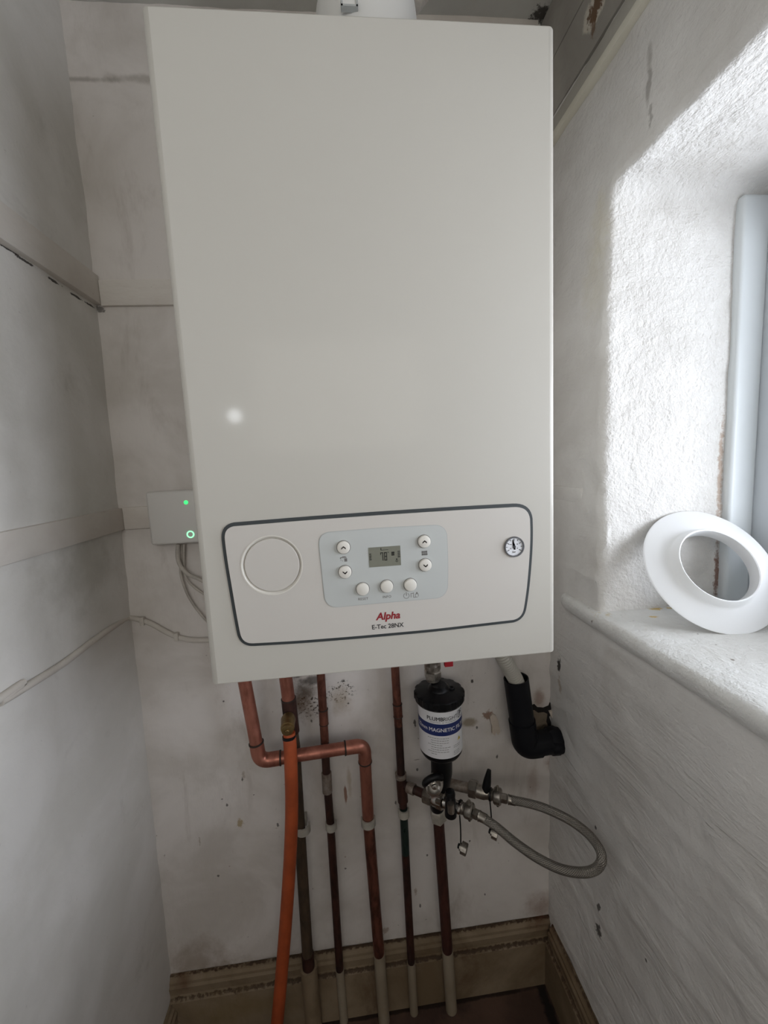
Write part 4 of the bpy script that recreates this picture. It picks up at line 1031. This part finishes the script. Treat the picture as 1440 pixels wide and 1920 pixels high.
for poly_ in me.polygons:
    vi = [me.loops[li].vertex_index for li in poly_.loop_indices]
    ks = [i % 24 for i in vi]; wrapk = max(ks) - min(ks) > 12
    for li, i in zip(poly_.loop_indices, vi):
        k = i % 24; k = k + 24 if (wrapk and k < 12) else k
        uvl.data[li].uv = (k / 24 * 14, cum[min(i // 24, npt - 1)] / .0036)
for (a, b, dd) in ((h0, h1, dv), (g0, g1, du)):
    dd = (b - a).normalized()
    obj('hose_hexagon', hexnut(a - dd * .002, dd, (b - a).length * .75, .0088), M['nickel'], hs, smooth=False)
    obj('crimp_sleeve', _lathe(a + dd * (b - a).length * .7, dd, [(0, .0095), (.002, rh * 1.10), (.013, rh * 1.10), (.014, rh)], 24, None, True, None), M['nickel'], hs)

# ------------------------------------------------------------------ condensate hose and drain
yd_ = -.042
d_top, d_el = P(967.5, 1272, yd_), P(985, 1397, yd_); rd = rad(P(975, 1330, yd_), 45)
zr = P(1000, 1393, yd_)
dr = thing('drain_pipe', (d_el.x, yd_, d_el.z), 'black plastic drain pipe with elbow entering the wall hole', 'drain pipe')
dirD = (d_top - d_el).normalized()
pth = fillet([d_top, d_el, Vector((.575, yd_ + .004, d_el.z))], .03, 10)
bm = tube(pth, rd, 32, cap=False)
bmo = tube(pth[:2] + [], rd * .90, 32, cap=False); merge(bm, bmo)
_lathe(d_top, dirD, [(0, rd * .9), (0.0005, rd * .9), (0.0005, rd), (0, rd)], 32, bm, False, None)
obj('pipe_body', bm, M['black_mt'], dr)
obj('elbow_socket', tube(fillet([d_el + dirD * .055, d_el, d_el + Vector((.028, .001, 0))], .03, 10), rd * 1.09, 32), M['black_mt'], dr) 
obj('sealant', _lathe(Vector((.545, yd_ + .003, d_el.z)), Vector((1, 0, 0)), [(0, rd * .98), (.004, rd * 1.08), (.02, rd * 1.10), (.024, rd)], 36, None, True, lambda t, a: 1 + .05 * math.sin(7 * a + 1) + .03 * math.sin(13 * a)), M['black_mt'], dr)
cpts = spline([P(930, 1205, -.058), P(945, 1235, -.056), P(958, 1258, -.050), P(970, 1282, -.044), P(976, 1312, yd_)], 40)
cpts = [p for p in cpts if p.z < .945]
rch = rad(P(958, 1258, -.05), 29)
obj_c = obj('condensate_hose', tube(cpts, [rch * (1.0 if i % 6 < 3 else .87) for i in range(len(cpts))], 24), M['grey_hose'], angle=180)
tag(obj_c, 'grey corrugated condensate hose dropping from the boiler into black drain pipe', 'hose')

# ------------------------------------------------------------------ white ring on the sill
rc_ = Vector((.7194, -.2123, .9912)); rc_ += (CAM - rc_).normalized() * .013 + Vector((0, 0, -.0035)); nn = Vector((-.0647, -.8224, .5653)).normalized()
Ro, Ri = .0978, .0545
R_ = [(.0, Ri + .001), (.0, Ro - .001), (.0012, Ro), (.0030, Ro - .002), (.0042, Ri + .010), (.008, Ri + .0062), (.019, Ri + .0035), (.0205, Ri + .0015), (.0195, Ri), (.002, Ri - .001)]
bm = _lathe(rc_ - nn * .004, nn, R_ + [R_[0]], 96, None, False, None)
tag(obj('flue_trim_ring', bm, M['seal'], angle=50), 'white plastic ring leaning on the window sill', 'ring')
